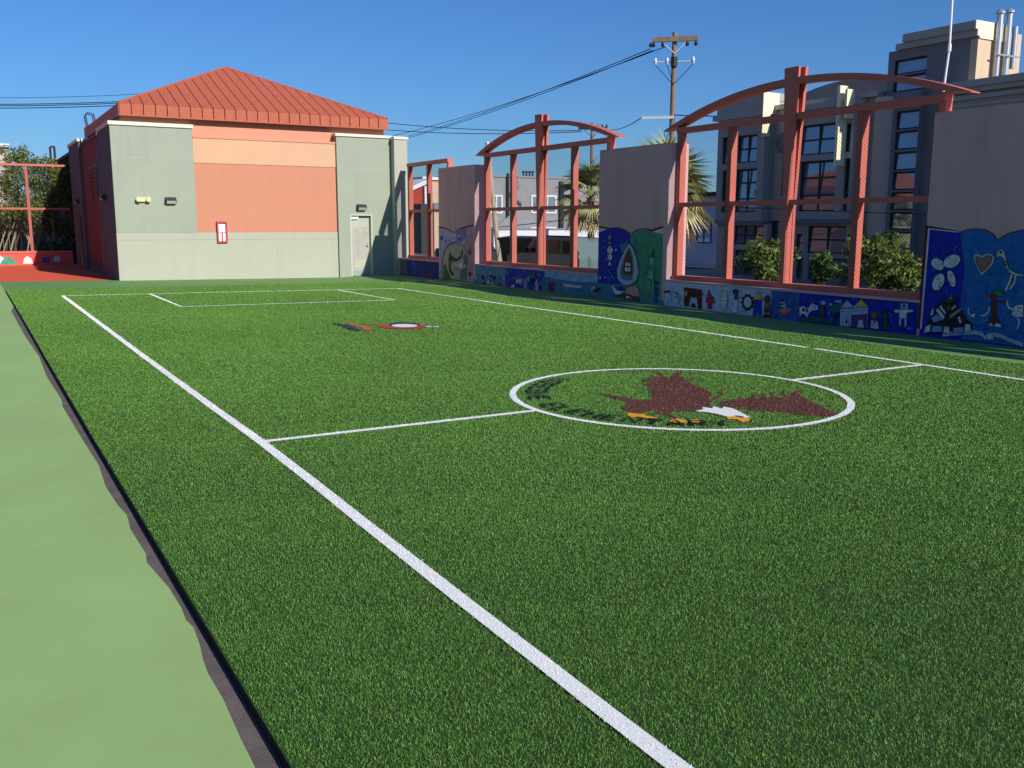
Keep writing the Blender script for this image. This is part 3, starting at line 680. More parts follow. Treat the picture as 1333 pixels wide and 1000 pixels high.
# mural on the far pillar
A0 = Mural(560, 250, 8.33)
bg = A0.fig('mural', [('w', [(27.02, -.12), (29.64, -.12), (29.64, .1), (27.02, .1)], (96,120,110)),('p',[(92,372),(180,392),(262,436),(330,388),(468,352),(468,372),(332,402),(264,448),(176,404),(92,388)],RBR),
   ('p',[(92,388),(176,402),(264,448),(330,402),(468,372),(470,975),(380,962),(98,930)],(176,172,206)),
   ('p',[(285,430),(330,402),(400,385),(405,470),(330,560),(285,520)],(142,118,176)),('p',[(400,392),(468,372),(470,960),(400,950),(380,620)],(196,150,160))], p0, 0)
A0.fig('arched_cave', [('p',[(118,918),(150,690),(180,610),(235,565),(300,560),(380,600),(400,700),(395,950),(260,940)],(186,178,150)),('l',[(118,915),(140,720),(160,630),(200,575),(255,545),(300,540)],.035,RBR)], bg, 5)
A0.fig('dragon', [('p',[(215,645),(235,690),(290,730),(335,690),(352,610),(360,660),(340,720),(290,755),(255,745),(240,780),(225,740),(232,820),(212,800),(240,880),(222,860),(265,905),(235,905),(205,840),(205,720)],(34,84,52)),
   ('p',[(135,935),(150,800),(175,770),(185,830),(215,900),(230,940)],(60,120,72)),('p',[(330,850),(395,820),(395,950),(330,945)],(70,140,110)),('p',[(365,690),(405,685),(405,790),(370,780)],(60,110,120)),
   ('e',320,800,50,34,-15,WHT),('e',290,830,30,22,0,(190,160,150))], bg, 6)
A0.fig('small_figures', [('e',318,490,14,26,0,WHT),('e',318,500,8,12,0,(80,60,100)),('e',127,500,10,24,0,(60,60,110)),('e',170,535,6,20,0,(60,60,110)),('l',[(400,470),(395,540),(440,600),(430,680),(455,650)],.014,(130,60,70)),('l',[(350,450),(352,520)],.014,WHT),
   ('e',430,650,16,30,0,(170,90,90)),('e',435,890,14,22,0,(90,60,90)),('l',[(110,420),(115,620)],.02,WHT)], bg, 7)

# ---- low walls with murals
def low_wall(y0, y1, label):
    t = empty('mural_low_wall', (XF, y0, 0), label, 'wall')
    bx('wall', XF, XB, y0, y1, -.3, .545, M['mauve'], t)
    bx('ledge', XF-.02, XB, y0+.003, y1-.003, .545, .585, M['mauve'], t)
    return t
wc = low_wall(10.46, 17.38, 'low wall under the wide bay painted white and blue with animals and houses')
wb_ = low_wall(20.12, 27.0, 'low wall painted with a teal and blue harbour under the arched bay')
wa = low_wall(29.66, 33.2, 'short low wall painted dark blue next to the school building')
wn_ = low_wall(.74, 7.72, 'low wall beyond the blue butterfly mural')
LC = Mural(860, 340, 3.81)
def band(y0, y1, rgb, inset=0): return ('w', [(y0, -.12), (y1, -.12), (y1, .54), (y0, .54)], rgb)
yb1 = LC.pt((552, 200))[0]
bg = LC.fig('mural', [band(yb1, 17.36, (196, 204, 226)), band(10.5, yb1+.02, DBL), band(LC.pt((690, 200))[0], yb1, (48, 96, 168))], wc, 0)
LC.fig('cow', [('l',[(20,165),(22,150),(40,155),(44,170),(60,150),(88,158),(94,175),(92,215)],.014,BLK),('l',[(24,180),(40,182),(42,215)],.012,BLK),('l',[(62,180),(84,178),(88,165),(72,160)],.010,BLK),('l',[(55,165),(58,212)],.010,BLK),('e',28,152,8,6,0,BLK),('e',44,150,6,5,0,BLK)], bg, 6)
LC.fig('maroon_arch', [('p',[(118,130),(206,142),(206,238),(186,236),(184,186),(170,172),(150,176),(140,226),(120,222)],(96,46,44)),('p',[(150,225),(160,208),(172,212),(178,234)],(70,40,44)),('e',128,160,6,14,0,YEL),('p',[(158,150),(172,150),(170,182),(160,182)],(40,40,60))], bg, 6)
LC.fig('red_rocket', [('p',[(241,140),(272,208),(256,208),(258,238),(234,236),(236,206),(224,206)],(176,60,66)),('l',[(241,140),(272,208),(224,206),(241,140)],.010,BLK)], bg, 6)
LC.fig('white_cat', [('p',[(306,142),(316,160),(330,142),(336,190),(326,240),(304,246),(300,200)],(222,222,206)),('l',[(306,142),(316,160),(330,142),(336,190),(326,240),(304,246),(300,200),(306,142)],.011,BLK),('l',[(304,195),(334,195)],.01,BLK)], bg, 6)
LC.fig('blue_haired_child', [('e',374,152,15,13,0,(44,52,140)),('e',378,176,10,14,0,(120,62,50)),('p',[(366,190),(388,192),(380,258),(352,250)],(216,216,224)),('l',[(366,190),(388,192),(380,258),(352,250),(366,190)],.010,BLK)], bg, 6)
LC.fig('sun_face', [('e',434,204,27,36,0,BLK),('e',434,204,20,28,0,(206,212,226)),('l',[(400,245),(430,248),(428,262)],.010,BLK)]+[('e',434+29*math.cos(t),204+38*math.sin(t),5,5,0,BLK) for t in np.linspace(0,6.28,11)], bg, 6)
LC.fig('pencil_house', [('p',[(485,150),(506,192),(462,190)],YEL),('p',[(466,192),(504,194),(502,278),(488,276),(484,240),(476,275),(460,272)],(40,54,180)),('l',[(485,150),(506,192),(462,190),(485,150)],.010,BLK)], bg, 6)
LC.fig('red_dancer', [('e',532,188,15,19,0,(110,54,48)),('l',[(505,170),(520,158),(545,160),(556,180)],.02,(186,188,190)),('p',[(520,205),(548,210),(546,280),(514,274)],(150,110,110)),('e',530,244,14,10,0,(90,50,50)),('e',528,272,20,7,0,BLK)], bg, 6)
LC.fig('pink_bird', [('p',[(585,240),(620,228),(655,235),(630,262),(604,270)],(200,120,130)),('p',[(592,205),(616,200),(628,230),(600,228)],(176,196,220)),('e',608,192,8,7,0,(40,44,60)),('e',604,213,14,4,0,BLK)], bg, 6)
LC.fig('spotted_puppy', [('p',[(684,190),(690,228),(712,222),(730,238),(752,208),(782,220),(784,240),(756,246),(740,258),(728,284),(716,262),(700,262),(692,284),(690,235)],WHT),('e',712,242,7,9,0,BLK),('e',728,246,5,8,0,BLK),('e',762,222,9,10,0,(200,204,220))], bg, 6)
LC.fig('flower', [('e',808,206,17,13,0,SKY),('e',808,206,6,5,0,WHT),('p',[(797,220),(812,220),(812,285),(800,284)],(110,84,66))], bg, 6)
LC.fig('palm_and_letters', [('p',[(830,240),(870,212),(905,218),(900,250),(860,262)],(44,104,100)),('e',846,215,10,8,0,(150,190,200)),('e',882,200,18,6,0,(140,180,200)),('p',[(868,260),(890,256),(896,320),(862,314)],(60,60,110)),('e',878,270,12,18,0,(50,44,50)),('p',[(690,285),(760,270),(850,290),(860,310),(700,300)],(40,92,96))], bg, 5)
LC.fig('houses', [('p',[(893,235),(925,190),(960,225),(1000,185),(1032,228),(1030,330),(892,322)],(170,190,222)),('p',[(1000,188),(1030,225),(975,222)],YEL),('p',[(925,195),(955,228),(896,232)],(196,180,200)),('p',[(950,268),(1028,262),(1026,332),(948,328)],(96,60,130)),('p',[(975,330),(985,292),(1005,290),(1012,332)],(200,204,220)),
   ('l',[(893,235),(1032,230)],.012,BLK),('l',[(905,320),(908,290),(930,275),(942,322)],.010,BLK),('e',926,300,5,8,0,BLK),('l',[(900,250),(1028,245)],.008,(90,110,150))], bg, 7)
LC.fig('orange_haired_child', [('e',1062,270,16,22,0,(160,96,40)),('e',1062,275,9,13,0,(150,104,80)),('p',[(1046,292),(1080,296),(1086,338),(1042,332)],(190,196,206)),('e',1064,304,4,8,0,BLK)], bg, 6)
LC.fig('cactus', [('p',[(1108,252),(1124,250),(1130,340),(1108,338)],(44,92,66)),('e',1116,250,14,8,0,(30,60,50))], bg, 6)
LC.fig('white_robot', [('p',[(1192,208),(1230,210),(1228,240),(1192,238)],(180,190,214)),('e',1210,224,8,9,0,(90,110,160)),('p',[(1160,240),(1255,240),(1256,252),(1224,256),(1224,285),(1186,283),(1186,256),(1162,254)],(216,218,230)),('p',[(1186,285),(1198,285),(1196,322),(1184,320)],(190,196,214)),('p',[(1212,286),(1224,286),(1224,324),(1212,322)],(190,196,214))], bg, 6)
LB = Mural(520, 280, 3.703)
y5, y7 = LB.pt((510, 300))[0], LB.pt((700, 310))[0]
bg = LB.fig('mural', [band(y5, 26.98, (96, 150, 176)), band(y7, y5, (44, 64, 170)), band(20.14, y7, (150, 180, 214))], wb_, 0)
LB.fig('harbour_water', [('p',[(690,300),(720,302),(760,310),(800,318),(850,322),(900,326),(950,325),(1000,330),(955,395),(690,372)],TEAL)], bg, 5)
LB.fig('white_boat', [('p',[(792,330),(880,340),(880,352),(796,348)],(206,214,230)),('e',735,345,18,24,0,(120,50,80)),('e',735,345,10,16,0,(80,40,110)),('p',[(930,350),(975,352),(960,372),(935,370)],(30,40,60)),('e',940,352,6,9,0,WHT)], bg, 7)
LB.fig('green_flag', [('p',[(620,283),(648,284),(648,310),(622,309)],(40,128,84))], bg, 7)
its = []
for k in range(26):
    x = dr.uniform(370, 700); y = 268+ (x-370)*.13 + dr.uniform(10, 62)
    its.append(('e', x, y, dr.uniform(3, 9), dr.uniform(5, 16), dr.uniform(-30, 30), dr.choice([WHT, LAV, TEAL, (40,50,120), (120,60,110), (60,140,150), (30,40,70)])))
LB.fig('fish_and_boats', its, bg, 7)
LB.fig('towers', [('p',[(600,330),(610,300),(620,330),(618,362),(602,360)],(170,150,200)),('p',[(655,330),(664,305),(674,330),(672,368),(656,366)],(190,160,180)),('p',[(580,318),(590,300),(598,330),(594,352)],(80,110,190))], bg, 8)
bg = LB.fig('mural', [('w', [(29.68, -.12), (33.1, -.12), (33.1, .54), (29.68, .54)], (34, 50, 130)), ('w', [(31.6, -.0), (32.0, .0), (32.0, .54), (31.6, .54)], (60,76,160)), ('w', [(32.45, .0), (33.1, .0), (33.1, .54), (32.45, .54)], (90,100,110)), ('w', [(30.1, .0), (30.7, .0), (30.6, .14), (30.2, .12)], (110,60,66))], wa, 0)

def strokes(name, parent, y0, y1, z0, z1, cols, n, seed, lvl=4):
    rg = random.Random(seed); b = MB(); mats = [pmat(c) for c in cols]
    for k in range(n):
        y, z = rg.uniform(y0, y1), rg.uniform(z0, z1); a = rg.uniform(0, 6.28); l = rg.uniform(.03, .12); pts = []
        for j in range(4): pts.append((y, z)); y += math.cos(a)*l/3; z += math.sin(a)*l/3; a += rg.uniform(-.9, .9)
        for q_ in ribbon(pts, rg.uniform(.006, .02)):
            b.add([(XF-.002-.0022*lvl-.0004*(k % 4), u, min(max(v_, z0), z1)) for u, v_ in q_], [(0, 1, 2, 3)], k % len(mats))
    o = b.build(name, mats, parent); o['kind'] = 'stuff'; return o
strokes('brush_strokes', p2, 8.0, 10.3, .05, 1.55, [MBL, (40, 70, 190), (60, 140, 200), (24, 30, 120)], 160, 1, 4.2)
strokes('brush_strokes', p1, 17.5, 20.0, .05, 1.5, [GRN, TEAL, (40, 60, 180), (140, 190, 170), BLK, (50, 110, 90)], 150, 2, 5.2)
strokes('brush_strokes', p0, 27.1, 29.5, .02, 1.4, [LAV, GRN, PNK, BLK, (120, 100, 160), WHT], 170, 3, 8.2)
strokes('brush_strokes', wc, 10.6, yb1-.05, .0, .5, [MBL, TEAL, (120, 160, 210), (24, 30, 110), (50, 110, 110)], 150, 4, 4.5)
strokes('brush_strokes', wc, yb1+.1, 17.2, .0, .5, [BLK, (150, 160, 190), (90, 100, 120)], 40, 5, 4.5)
strokes('brush_strokes', wb_, 20.2, 26.9, .0, .5, [WHT, TEAL, (30, 40, 120), (120, 60, 110), SKY, BLK, (60, 140, 110)], 260, 6, 9.2)
strokes('brush_strokes', wa, 29.8, 33.0, .0, .5, [(60, 80, 170), (90, 60, 90), (120, 130, 170), BLK], 90, 7, 4.5)

# ---- steel frames with chain link
def chain(y0, y1, z0, z1, x, pitch=.057, r=.0024):
    b = MB(); w_, h_ = y1-y0, z1-z0; st = pitch*math.sqrt(2)
    for sgn in (1, -1):
        k = -h_
        while k < w_:
            if sgn > 0: a, c = (max(0, k), max(0, -k)), (min(w_, k+h_), min(h_, w_-k))
            else: a, c = (max(0, k), min(h_, h_+k)), (min(w_, k+h_), max(0, h_-(w_-k)))
            if abs(a[0]-c[0]) > .01: b.tube([(x-.002*sgn, y0+a[0], z0+a[1]), (x-.002*sgn, y0+c[0], z0+c[1])], r, 3, caps=False)
            k += st
    return b
def bay(posts, arch, label, ztop=4.06):
    """posts: list of Y; arch: None or (y centre, half span, peak z)"""
    ya, yb = posts[-1], posts[0]; cy = arch[0] if arch else None
    t = empty('fence_bay', (XP, (ya+yb)/2, .585), label, 'fence')
    X0, X1 = XP, XP+.165
    for y in posts:
        if cy is not None and abs(y-cy) < .1: continue
        bx('post', X0, X1, y-.068, y+.068, .585, ztop-.12, M['coralmetal'], t)
    segs = sorted(posts)
    bx('sill_rail', X0-.05, X1+.04, ya-.05, yb+.05, .586, .69, M['coralmetal'], t)
    for a, c in zip(segs[:-1], segs[1:]):
        bx('middle_rail', X0-.01, X1-.03, a+.07, c-.07, 2.27, 2.37, M['coralmetal'], t)
    bx('top_rail', X0-.03, X1+.02, ya-.06, yb+.06, ztop-.12, ztop, M['coralmetal'], t)
    c = chain(ya+.05, yb-.05, .70, ztop-.13, X0-.006); c = c.build('chain_link', M['wire'], t); c['kind'] = 'stuff'
    if arch:
        cyy, hs, zp = arch
        # tapered centre post of two plates
        def taper(x0, x1, wb, wt, zt, nm):
            MB().prism([(x0, cyy-wb, .69), (x0, cyy+wb, .69), (x0, cyy+wb, 2.2), (x0, cyy+wt, zt), (x0, cyy-wt, zt), (x0, cyy-wb, 2.2)], (x1-x0, 0, 0)).build(nm, M['coralmetal'], t)
        taper(X0-.06, X0-.008, .055, .19, zp+.2, 'centre_plate')
        taper(X0, X1-.05, .05, .075, zp+.02, 'centre_post')
        taper(X1-.04, X1+.03, .055, .19, zp+.2, 'centre_plate')
        zs = ztop-.03; R = (hs*hs+(zp-zs)**2)/(2*(zp-zs)); n = 26; b = MB(); prev = None
        for k in range(n+1):
            y = cyy-hs+2*hs*k/n; z = zp-R+math.sqrt(max(0, R*R-(y-cyy)**2))
            th = .12*min(1, (hs-abs(y-cyy))/.55+.12)
            q = [(X0-.055, y, z), (X1+.025, y, z), (X1+.025, y, z-th), (X0-.055, y, z-th)]
            if prev is None: b.add(q, [(0, 1, 2, 3)]); o_ = len(b.v)-4
            else:
                o2 = len(b.v); b.add(q, []); 
                for i in range(4): b.f.append((o_+i, o_+(i+1) % 4, o2+(i+1) % 4, o2+i)); b.m.append(0)
                o_ = o2
            prev = q
        b.f.append((o_, o_+3, o_+2, o_+1)); b.m.append(0)
        b.build('arch', M['coralmetal'], t)
        for y in (ya, yb):
            bx('arch_stub', X0, X1, y-.068, y+.068, ztop, ztop+.03, M['coralmetal'], t)
bay([17.30, 15.62, 13.9, 12.18, 10.50], (13.88, 3.93, 4.74), 'coral steel arched fence bay with chain link in front of the grey apartment block')
bay([26.72, 25.06, 23.4, 21.74, 20.08], (23.42, 3.85, 4.74), 'coral steel arched fence bay between the dragon and egg boat pillars')
bay([32.72, 31.05, 29.4], None, 'flat topped coral steel fence bay beside the school building', 4.06)
bay([7.6, 5.9, 4.2, 2.5, .8], (4.2, 3.9, 4.74), 'coral steel arched fence bay beyond the blue butterfly mural')

# ---- back fence at the far left
YBF = 48.2
t = empty('back_fence', (0, YBF, 0), 'coral steel chain link fence on a red painted low wall behind the red court', 'fence')
bw = bx('low_wall', -12, 4.3, YBF, YBF+.3, -.3, .50, mat('red_wall_paint', (212, 92, 82), .85, .08, 2), t)
ptri = [((1.25,0),(2.05,0),(1.7,.36),(1.5,.34)), ((2.2,.02),(2.62,.02),(2.55,.26),(2.4,.36),(2.26,.25)), ((3.0,.06),(3.3,.06),(3.3,.3),(3.0,.3)), ((3.45,.1),(3.75,.1),(3.7,.34),(3.5,.34))]
for i, (q, m) in enumerate(zip(ptri, ((70,150,120), (226,226,222), (60,80,150), (200,200,204)))):
    MB().add([(x, YBF-.004, z) for x, z in q], [tuple(range(len(q)))]).build('painted_shape', pmat(m), bw)
MB().add([(x, YBF-.0025, z) for x, z in ((.9,.0),(1.5,.0),(1.45,.3),(1.3,.4),(1.0,.36))], [(0,1,2,3,4)]).build('painted_shape', pmat((226,222,214)), bw)
for x in (-9, -6.1, -3.2, -.3, 2.63): bx('post', x-.06, x+.06, YBF, YBF+.12, .5, 4.4, M['coralmetal'], t)
for z in (.5, 2.44, 4.38): bx('rail', -12, 4.3, YBF-.03, YBF+.13, z+.001, z+.09, M['coralmetal'], t)
c = MB(); 
cc = chain(-12, 4.25, .6, 4.38, 0, .075, .003)
c = MB(); c.v = [(p[1], YBF-.034+p[0], p[2]) for p in cc.v]; c.f = cc.f; c.m = cc.m
c = c.build('chain_link', M['wire'], t); c['kind'] = 'stuff'

# ------------------------------------------------------------------ unseen wing added left of the yard to cut down sky light
ms = empty('unseen_shading_wing', (-18, 15, 0), 'unseen three storey stucco block added to hold sky light off the yard', 'building')
bx('wall', -30, -17, -18, 62, -.4, 11.5, M['sage'], ms); bx('coping', -30.1, -16.9, -18.1, 62.1, 11.5, 11.7, M['capw'], ms)
for k in range(14):
    for z in (1.0, 4.6, 8.2):
        bx('window', -17, -16.96, -15+k*5.4, -15+k*5.4+3.4, z, z+2.0, M['glass'], ms)

# ------------------------------------------------------------------ vegetation
def leaf_mesh(name, centers, radii, n, size, cols, parent, seed=1, droop=.3):
    rg = np.random.default_rng(seed); k = len(centers)
    wts = np.array([r[0]*r[1]*r[2] for r in radii])**.7; wts /= wts.sum()
    idx = rg.choice(k, n, p=wts); C = np.array(centers)[idx]; R = np.array(radii)[idx]
    d = rg.normal(size=(n, 3)); d /= np.linalg.norm(d, axis=1)[:, None]
    rr = rg.random(n)**.42
    P = C + d*R*rr[:, None]
    nrm = d*.7 + rg.normal(size=(n, 3))*.6 + np.array([0, 0, .35]); nrm /= np.linalg.norm(nrm, axis=1)[:, None]
    a = np.cross(nrm, rg.normal(size=(n, 3))); a /= np.linalg.norm(a, axis=1)[:, None]; b_ = np.cross(nrm, a)
    s = size*(.6+.8*rg.random(n))[:, None]
    v = np.stack([P-a*s, P+b_*s*.45, P+a*s, P-b_*s*.45], 1)
    col = np.array(cols)[rg.integers(0, len(cols), n)]*(.7+.6*rg.random((n, 1)))
    me = bpy.data.meshes.new(name); V = v.reshape(-1, 3)-np.array(wloc(parent))
    me.vertices.add(4*n); me.vertices.foreach_set('co', V.astype(np.float32).ravel())
    me.loops.add(4*n); me.loops.foreach_set('vertex_index', np.arange(4*n, dtype=np.int32))
    me.polygons.add(n); me.polygons.foreach_set('loop_start', np.arange(n, dtype=np.int32)*4)
    me.update(calc_edges=True)
    at = me.attributes.new('tone', 'FLOAT_COLOR', 'POINT'); cc_ = np.repeat(col, 4, 0)
    at.data.foreach_set('color', np.column_stack([cc_, np.ones(4*n)]).astype(np.float32).ravel())
    me.materials.append(LEAF); o = bpy.data.objects.new(name, me); COL.objects.link(o); o.parent = parent
    return o
def bush(name, x, y, z0, rx, ry, h, n, size, cols, label, cat, seed, group=None):
    t = empty(name, (x, y, z0), label, cat, group); rg = random.Random(seed); cs, rs = [], []
    for k in range(9):
        cs.append((x+rg.uniform(-.6, .6)*rx, y+rg.uniform(-.6, .6)*ry, z0+h*rg.uniform(.3, .8))); q = rg.uniform(.35, .55)
        rs.append((rx*q, ry*q, h*q*.6))
    leaf_mesh('foliage', cs, rs, n, size, cols, t, seed)
    s = MB()
    for k in range(5): s.tube([(x, y, z0), (x+rg.uniform(-.3, .3)*rx, y+rg.uniform(-.3, .3)*ry, z0+h*.6)], [.03, .012], 5)
    s.build('stem', M['trunk'], t)['kind'] = 'stuff'
GCOL = [(.055, .105, .022), (.085, .15, .034), (.12, .18, .05), (.035, .07, .02)]
YCOL = [(.12, .17, .028), (.19, .21, .035), (.26, .24, .04), (.08, .13, .025)]
# hedge trees behind the back fence
hedge = [(-8.6, 50.4, 4.6), (-6.4, 50.2, 4.7), (-4.2, 50.5, 4.65), (-2.1, 50.2, 4.8), (-.1, 50.4, 4.7), (1.45, 50.2, 4.65), (2.75, 50.3, 5.15), (4.0, 50.2, 4.75), (5.4, 50.6, 4.8)]
for i, (x, y, h) in enumerate(hedge):
    lab = 'tall bushy tree rising to a peak above the back fence rail' if i == 6 else 'bushy hedge tree with bare lower stems behind the back chain link fence'
    t = empty('hedge_tree', (x, y, -.4), lab, 'tree', 'hedge trees behind the back fence')
    rg = random.Random(40+i); cs, rs = [], []
    for k in range(20):
        cs.append((x+rg.uniform(-1.15, 1.15), y+rg.uniform(-.8, .8), rg.uniform(1.3, h-.45))); q = rg.uniform(.4, .75); rs.append((q, q*.9, q*.75))
    for k in range(5):
        cs.append((x+rg.uniform(-1., 1.), y+rg.uniform(-.5, .5), rg.uniform(h-.5, h))); q = rg.uniform(.2, .4); rs.append((q, q, q))
    if i == 6: cs += [(x, y, h-.3), (x, y, h), (x+.1, y, h-.7)]; rs += [(.45, .4, .45), (.25, .25, .4), (.7, .5, .5)]
    leaf_mesh('crown', cs, rs, 8000, .065, [tuple(a*.55+b_*.45 for a, b_ in zip(g_, y_)) for g_, y_ in zip(GCOL, YCOL)]+YCOL[1:3]*2, t, 40+i)
    for k in range(9):
        b = MB(); x1 = x+rg.uniform(-.5, .5); lean = rg.uniform(-1.5, 1.5)
        b.tube([(x1, y-.4+rg.uniform(-.3, .3), -.45), (x1+lean*.35, y-.4, .9), (x1+lean*.8, y-.3, 2.3), (x1+lean*1.1, y, 3.4)], [.035, .03, .022, .012], 5)
        b.build('trunk', M['paleWood'] if k % 2 else M['trunk'], t)
# weathered board fence behind the hedge, with a pale patch of wall showing at its end
t = empty('board_fence', (-4, 52.2, -.5), 'dark green board fence glimpsed between the hedge stems', 'fence')
for k in range(58): bx('board', -12+k*.262, -12+k*.262+.25, 52.2, 52.23+.01*(k % 2), -.5, 2.5+.05*((k*7) % 3), M['bin'], t)
t = empty('white_garage', (5.3, 54, -.5), 'white garage wall glimpsed low beside the building', 'garage')
bx('wall', 3.3, 4.6, 54, 57, -.5, 1.6, M['sidingtrim'], t); bx('roof', 3.2, 4.61, 53.9, 57.1, 1.6, 1.75, M['roofdark'], t)
# low dark shrubs under the hedge beside the building
for i, (x, y, r_) in enumerate(((3.5, 49.2, .55), (4.3, 49.3, .5))):
    bush('shrub', x, y, -.4, r_, r_, 1.7, 500, .09, GCOL, 'low shrub in building shade behind the back fence', 'shrub', 70+i, 'shrubs in the building shade')

# fan palms
def frond_mesh(L, n, name, seed):
    rg = random.Random(seed); b = MB(); pl_ = L*.42
    b.tube([(0, 0, 0), (pl_*.5, 0, .05*L), (pl_, 0, .06*L)], [.022, .016, .012], 4, 0)
    for k in range(n):
        a = rad(-78+156*k/(n-1)); l = L*.62*(.75+.25*math.cos(a))*rg.uniform(.9, 1.05); wd = .022*L
        d = Vector((math.cos(a), math.sin(a), 0)); pr_ = Vector((-math.sin(a), math.cos(a), 0)); o_ = Vector((pl_, 0, .06*L)); dr_ = rg.uniform(.25, .6)
        p0_, p1_, p2_ = o_, o_+d*l*.55+Vector((0, 0, .02*L)), o_+d*l+Vector((0, 0, -dr_*l*.55))
        b.add([p0_-pr_*wd*.3, p0_+pr_*wd*.3, p1_+pr_*wd, p1_-pr_*wd+Vector((0, 0, .02)), p2_], [(0, 1, 2, 3), (3, 2, 4)], 1)
    return b
palmG = mat('palm_green', (150, 150, 92), .55, .2, 6, spec=.4); palmY = mat('palm_dry', (200, 184, 130), .7, .15, 6); palmD = mat('palm_deep_green', (112, 118, 72), .55, .2, 6, spec=.4)
def palm(x, y, zc, L, nf, label, seed):
    t = empty('fan_palm', (x, y, -.3), label, 'palm tree'); rg = random.Random(seed)
    MB().tube([(x, y, -.5), (x+.03, y, zc*.5), (x, y, zc)], [.16, .13, .15], 10).build('trunk', M['trunk'], t)
    metas = []
    for nm, leafm in (('g', palmG), ('y', palmY), ('d', palmD)):
        b = frond_mesh(L, 22, nm, seed); me = bpy.data.meshes.new('frond_'+nm); me.from_pydata(b.v, [], b.f); me.materials.append(leafm); me.materials.append(leafm); me.polygons.foreach_set('material_index', b.m); metas.append(me)
    for k in range(nf):
        u = k/(nf-1); el = rad(82-150*u+rg.uniform(-8, 8)); az = k*2.39996+rg.uniform(-.2, .2)
        me = metas[1] if u > .62 and rg.random() < .75 else (metas[2] if rg.random() < .35 else metas[0])
        o = bpy.data.objects.new('frond', me); COL.objects.link(o); o.parent = t
        o.location = (0, 0, zc+.3+.1*math.sin(el)); s = rg.uniform(.85, 1.1); o.scale = (s, s, s)
        o.rotation_euler = (rg.uniform(-.3, .3), -el, az)
q = atX(864, 258, 17.6); palm(q[0], q[1], q[2], 1.72, 46, 'fan palm whose fronds rise above and spill beside the egg boat pillar', 5)
q = atX(769, 258, 20.0); palm(q[0], q[1], q[2], 1.45, 30, 'small fan palm with a brown trunk seen through the middle arched bay', 9)

# bushes in front of the apartment block
for i, (pxx, X, r_, h, n) in enumerate(((985, 24.6, 1.15, 1.75, 2600), (1012, 25.4, .8, 1.4, 1200), (1070, 25.6, .7, 1.25, 1200), (1142, 24.2, 1.3, 1.9, 3200), (1172, 24.8, .7, 1.0, 900))):
    q = atX(pxx, 330, X)
    bush('bush', X, q[1], -.3, r_, r_, h, n, .09, GCOL if i in (1, 2) else GCOL[1:3]+YCOL[:2], ['leafy green bush in front of the block\'s box bay', 'dark leafy bush beside the block\'s double doors', 'dark bush left of the sunlit bush by the round column', 'large sunlit bush at the foot of the round column', 'small bush at the edge of the slate tower wall'][i], 'bush', 90+i)

# ------------------------------------------------------------------ apartment block across the street
XA = 28.0
ap = empty('apartment_block', (XA, 26, -.3), 'modern grey apartment block with large gridded windows and slate tower', 'building')
def yz(x, y, X=XA): q = atX(x, y, X); return q[1], q[2]
def window(name, y0, y1, z0, z1, X, ny, zs, parent, deep=.10):
    """frame with bars on the plane X; ny columns, zs list of bar heights"""
    f = MB(); w_ = .05
    f.box(X-.03, X+.05, y0, y0+w_, z0, z1); f.box(X-.03, X+.05, y1-w_, y1, z0, z1); f.box(X-.03, X+.05, y0+w_, y1-w_, z0, z0+w_); f.box(X-.03, X+.05, y0+w_, y1-w_, z1-w_, z1)
    for k in range(1, ny): yy_ = y0+(y1-y0)*k/ny; f.box(X-.02, X+.04, yy_-.025, yy_+.025, z0+w_, z1-w_)
    for zz in zs: f.box(X-.022, X+.042, y0+w_, y1-w_, zz-.025, zz+.025)
    o = f.build(name, M['winframe'], parent)
    tl = .06*(z1-z0)
    MB().prism([(X+.004, y0+w_*.5, z0+w_*.5), (X+.004, y1-w_*.5, z0+w_*.5), (X+.004+tl, y1-w_*.5, z1-w_*.5), (X+.004+tl, y0+w_*.5, z1-w_*.5)], (.012, 0, 0)).build('pane', M['glass'], o)
    return o
def wall_open(name, X0, X1, y0, y1, z0, z1, ops, m, parent):
    """wall slab in the plane X with rectangular openings (y0,y1,z0,z1)"""
    b = MB(); Ys = sorted({y0, y1, *[q for o in ops for q in o[:2]]}); Zs = sorted({z0, z1, *[q for o in ops for q in o[2:]]})
    for a, c in zip(Ys[:-1], Ys[1:]):
        st = None
        for d, e_ in list(zip(Zs[:-1], Zs[1:]))+[(None, None)]:
            solid = d is not None and not any(o[0] <= (a+c)/2 <= o[1] and o[2] <= (d+e_)/2 <= o[3] for o in ops)
            if solid: st = (st[0], e_) if st else (d, e_)
            elif st: b.box(X0, X1, a, c, st[0], st[1]); st = None
    return b.build(name, m, parent)
yL = yz(932, 250)[0]; y990 = yz(990, 200)[0]; yB2a = yz(1036, 200)[0]; yB2b = yz(1112, 200)[0]; yCol = yz(1128, 200)[0]; yColb = yz(1152, 200)[0]; yT0 = yz(1186, 200)[0]; XT = XA+.6; yEnd = yz(1262, 80, XT)[0]
ROOF = 6.35
# recessed main wall behind the two box bays
opsM = [(yz(1016, 200)[0], yz(1006, 200)[0], 3.0, 4.6), (yz(1000.5, 290)[0], yz(990, 290)[0], .8, 2.0), (yz(1000.5, 330)[0], yz(990, 330)[0], -.3, .6)]
wall_open('wall', XA+.55, XA+.9, yCol, yL, -.5, ROOF, opsM, M['aptwarm'], ap)
for o_ in opsM: window('window', o_[0], o_[1], o_[2], o_[3], XA+.72, 1, [(o_[2]+o_[3])/2+.15], ap)
bx('roof_slab', XA+.35, XA+7, yCol, yL+.2, ROOF, ROOF+.18, M['aptwarm'], ap)
bx('rear_mass', XA+.9, XA+9, yEnd, yL, -.5, ROOF, M['aptblue'], ap)
# round vent
q = yz(1021, 186, XA+.55)
MB().tube([(XA+.50, q[0], q[1]), (XA+.56, q[0], q[1])], .42, 20).build('round_vent', M['aptblue'], ap)
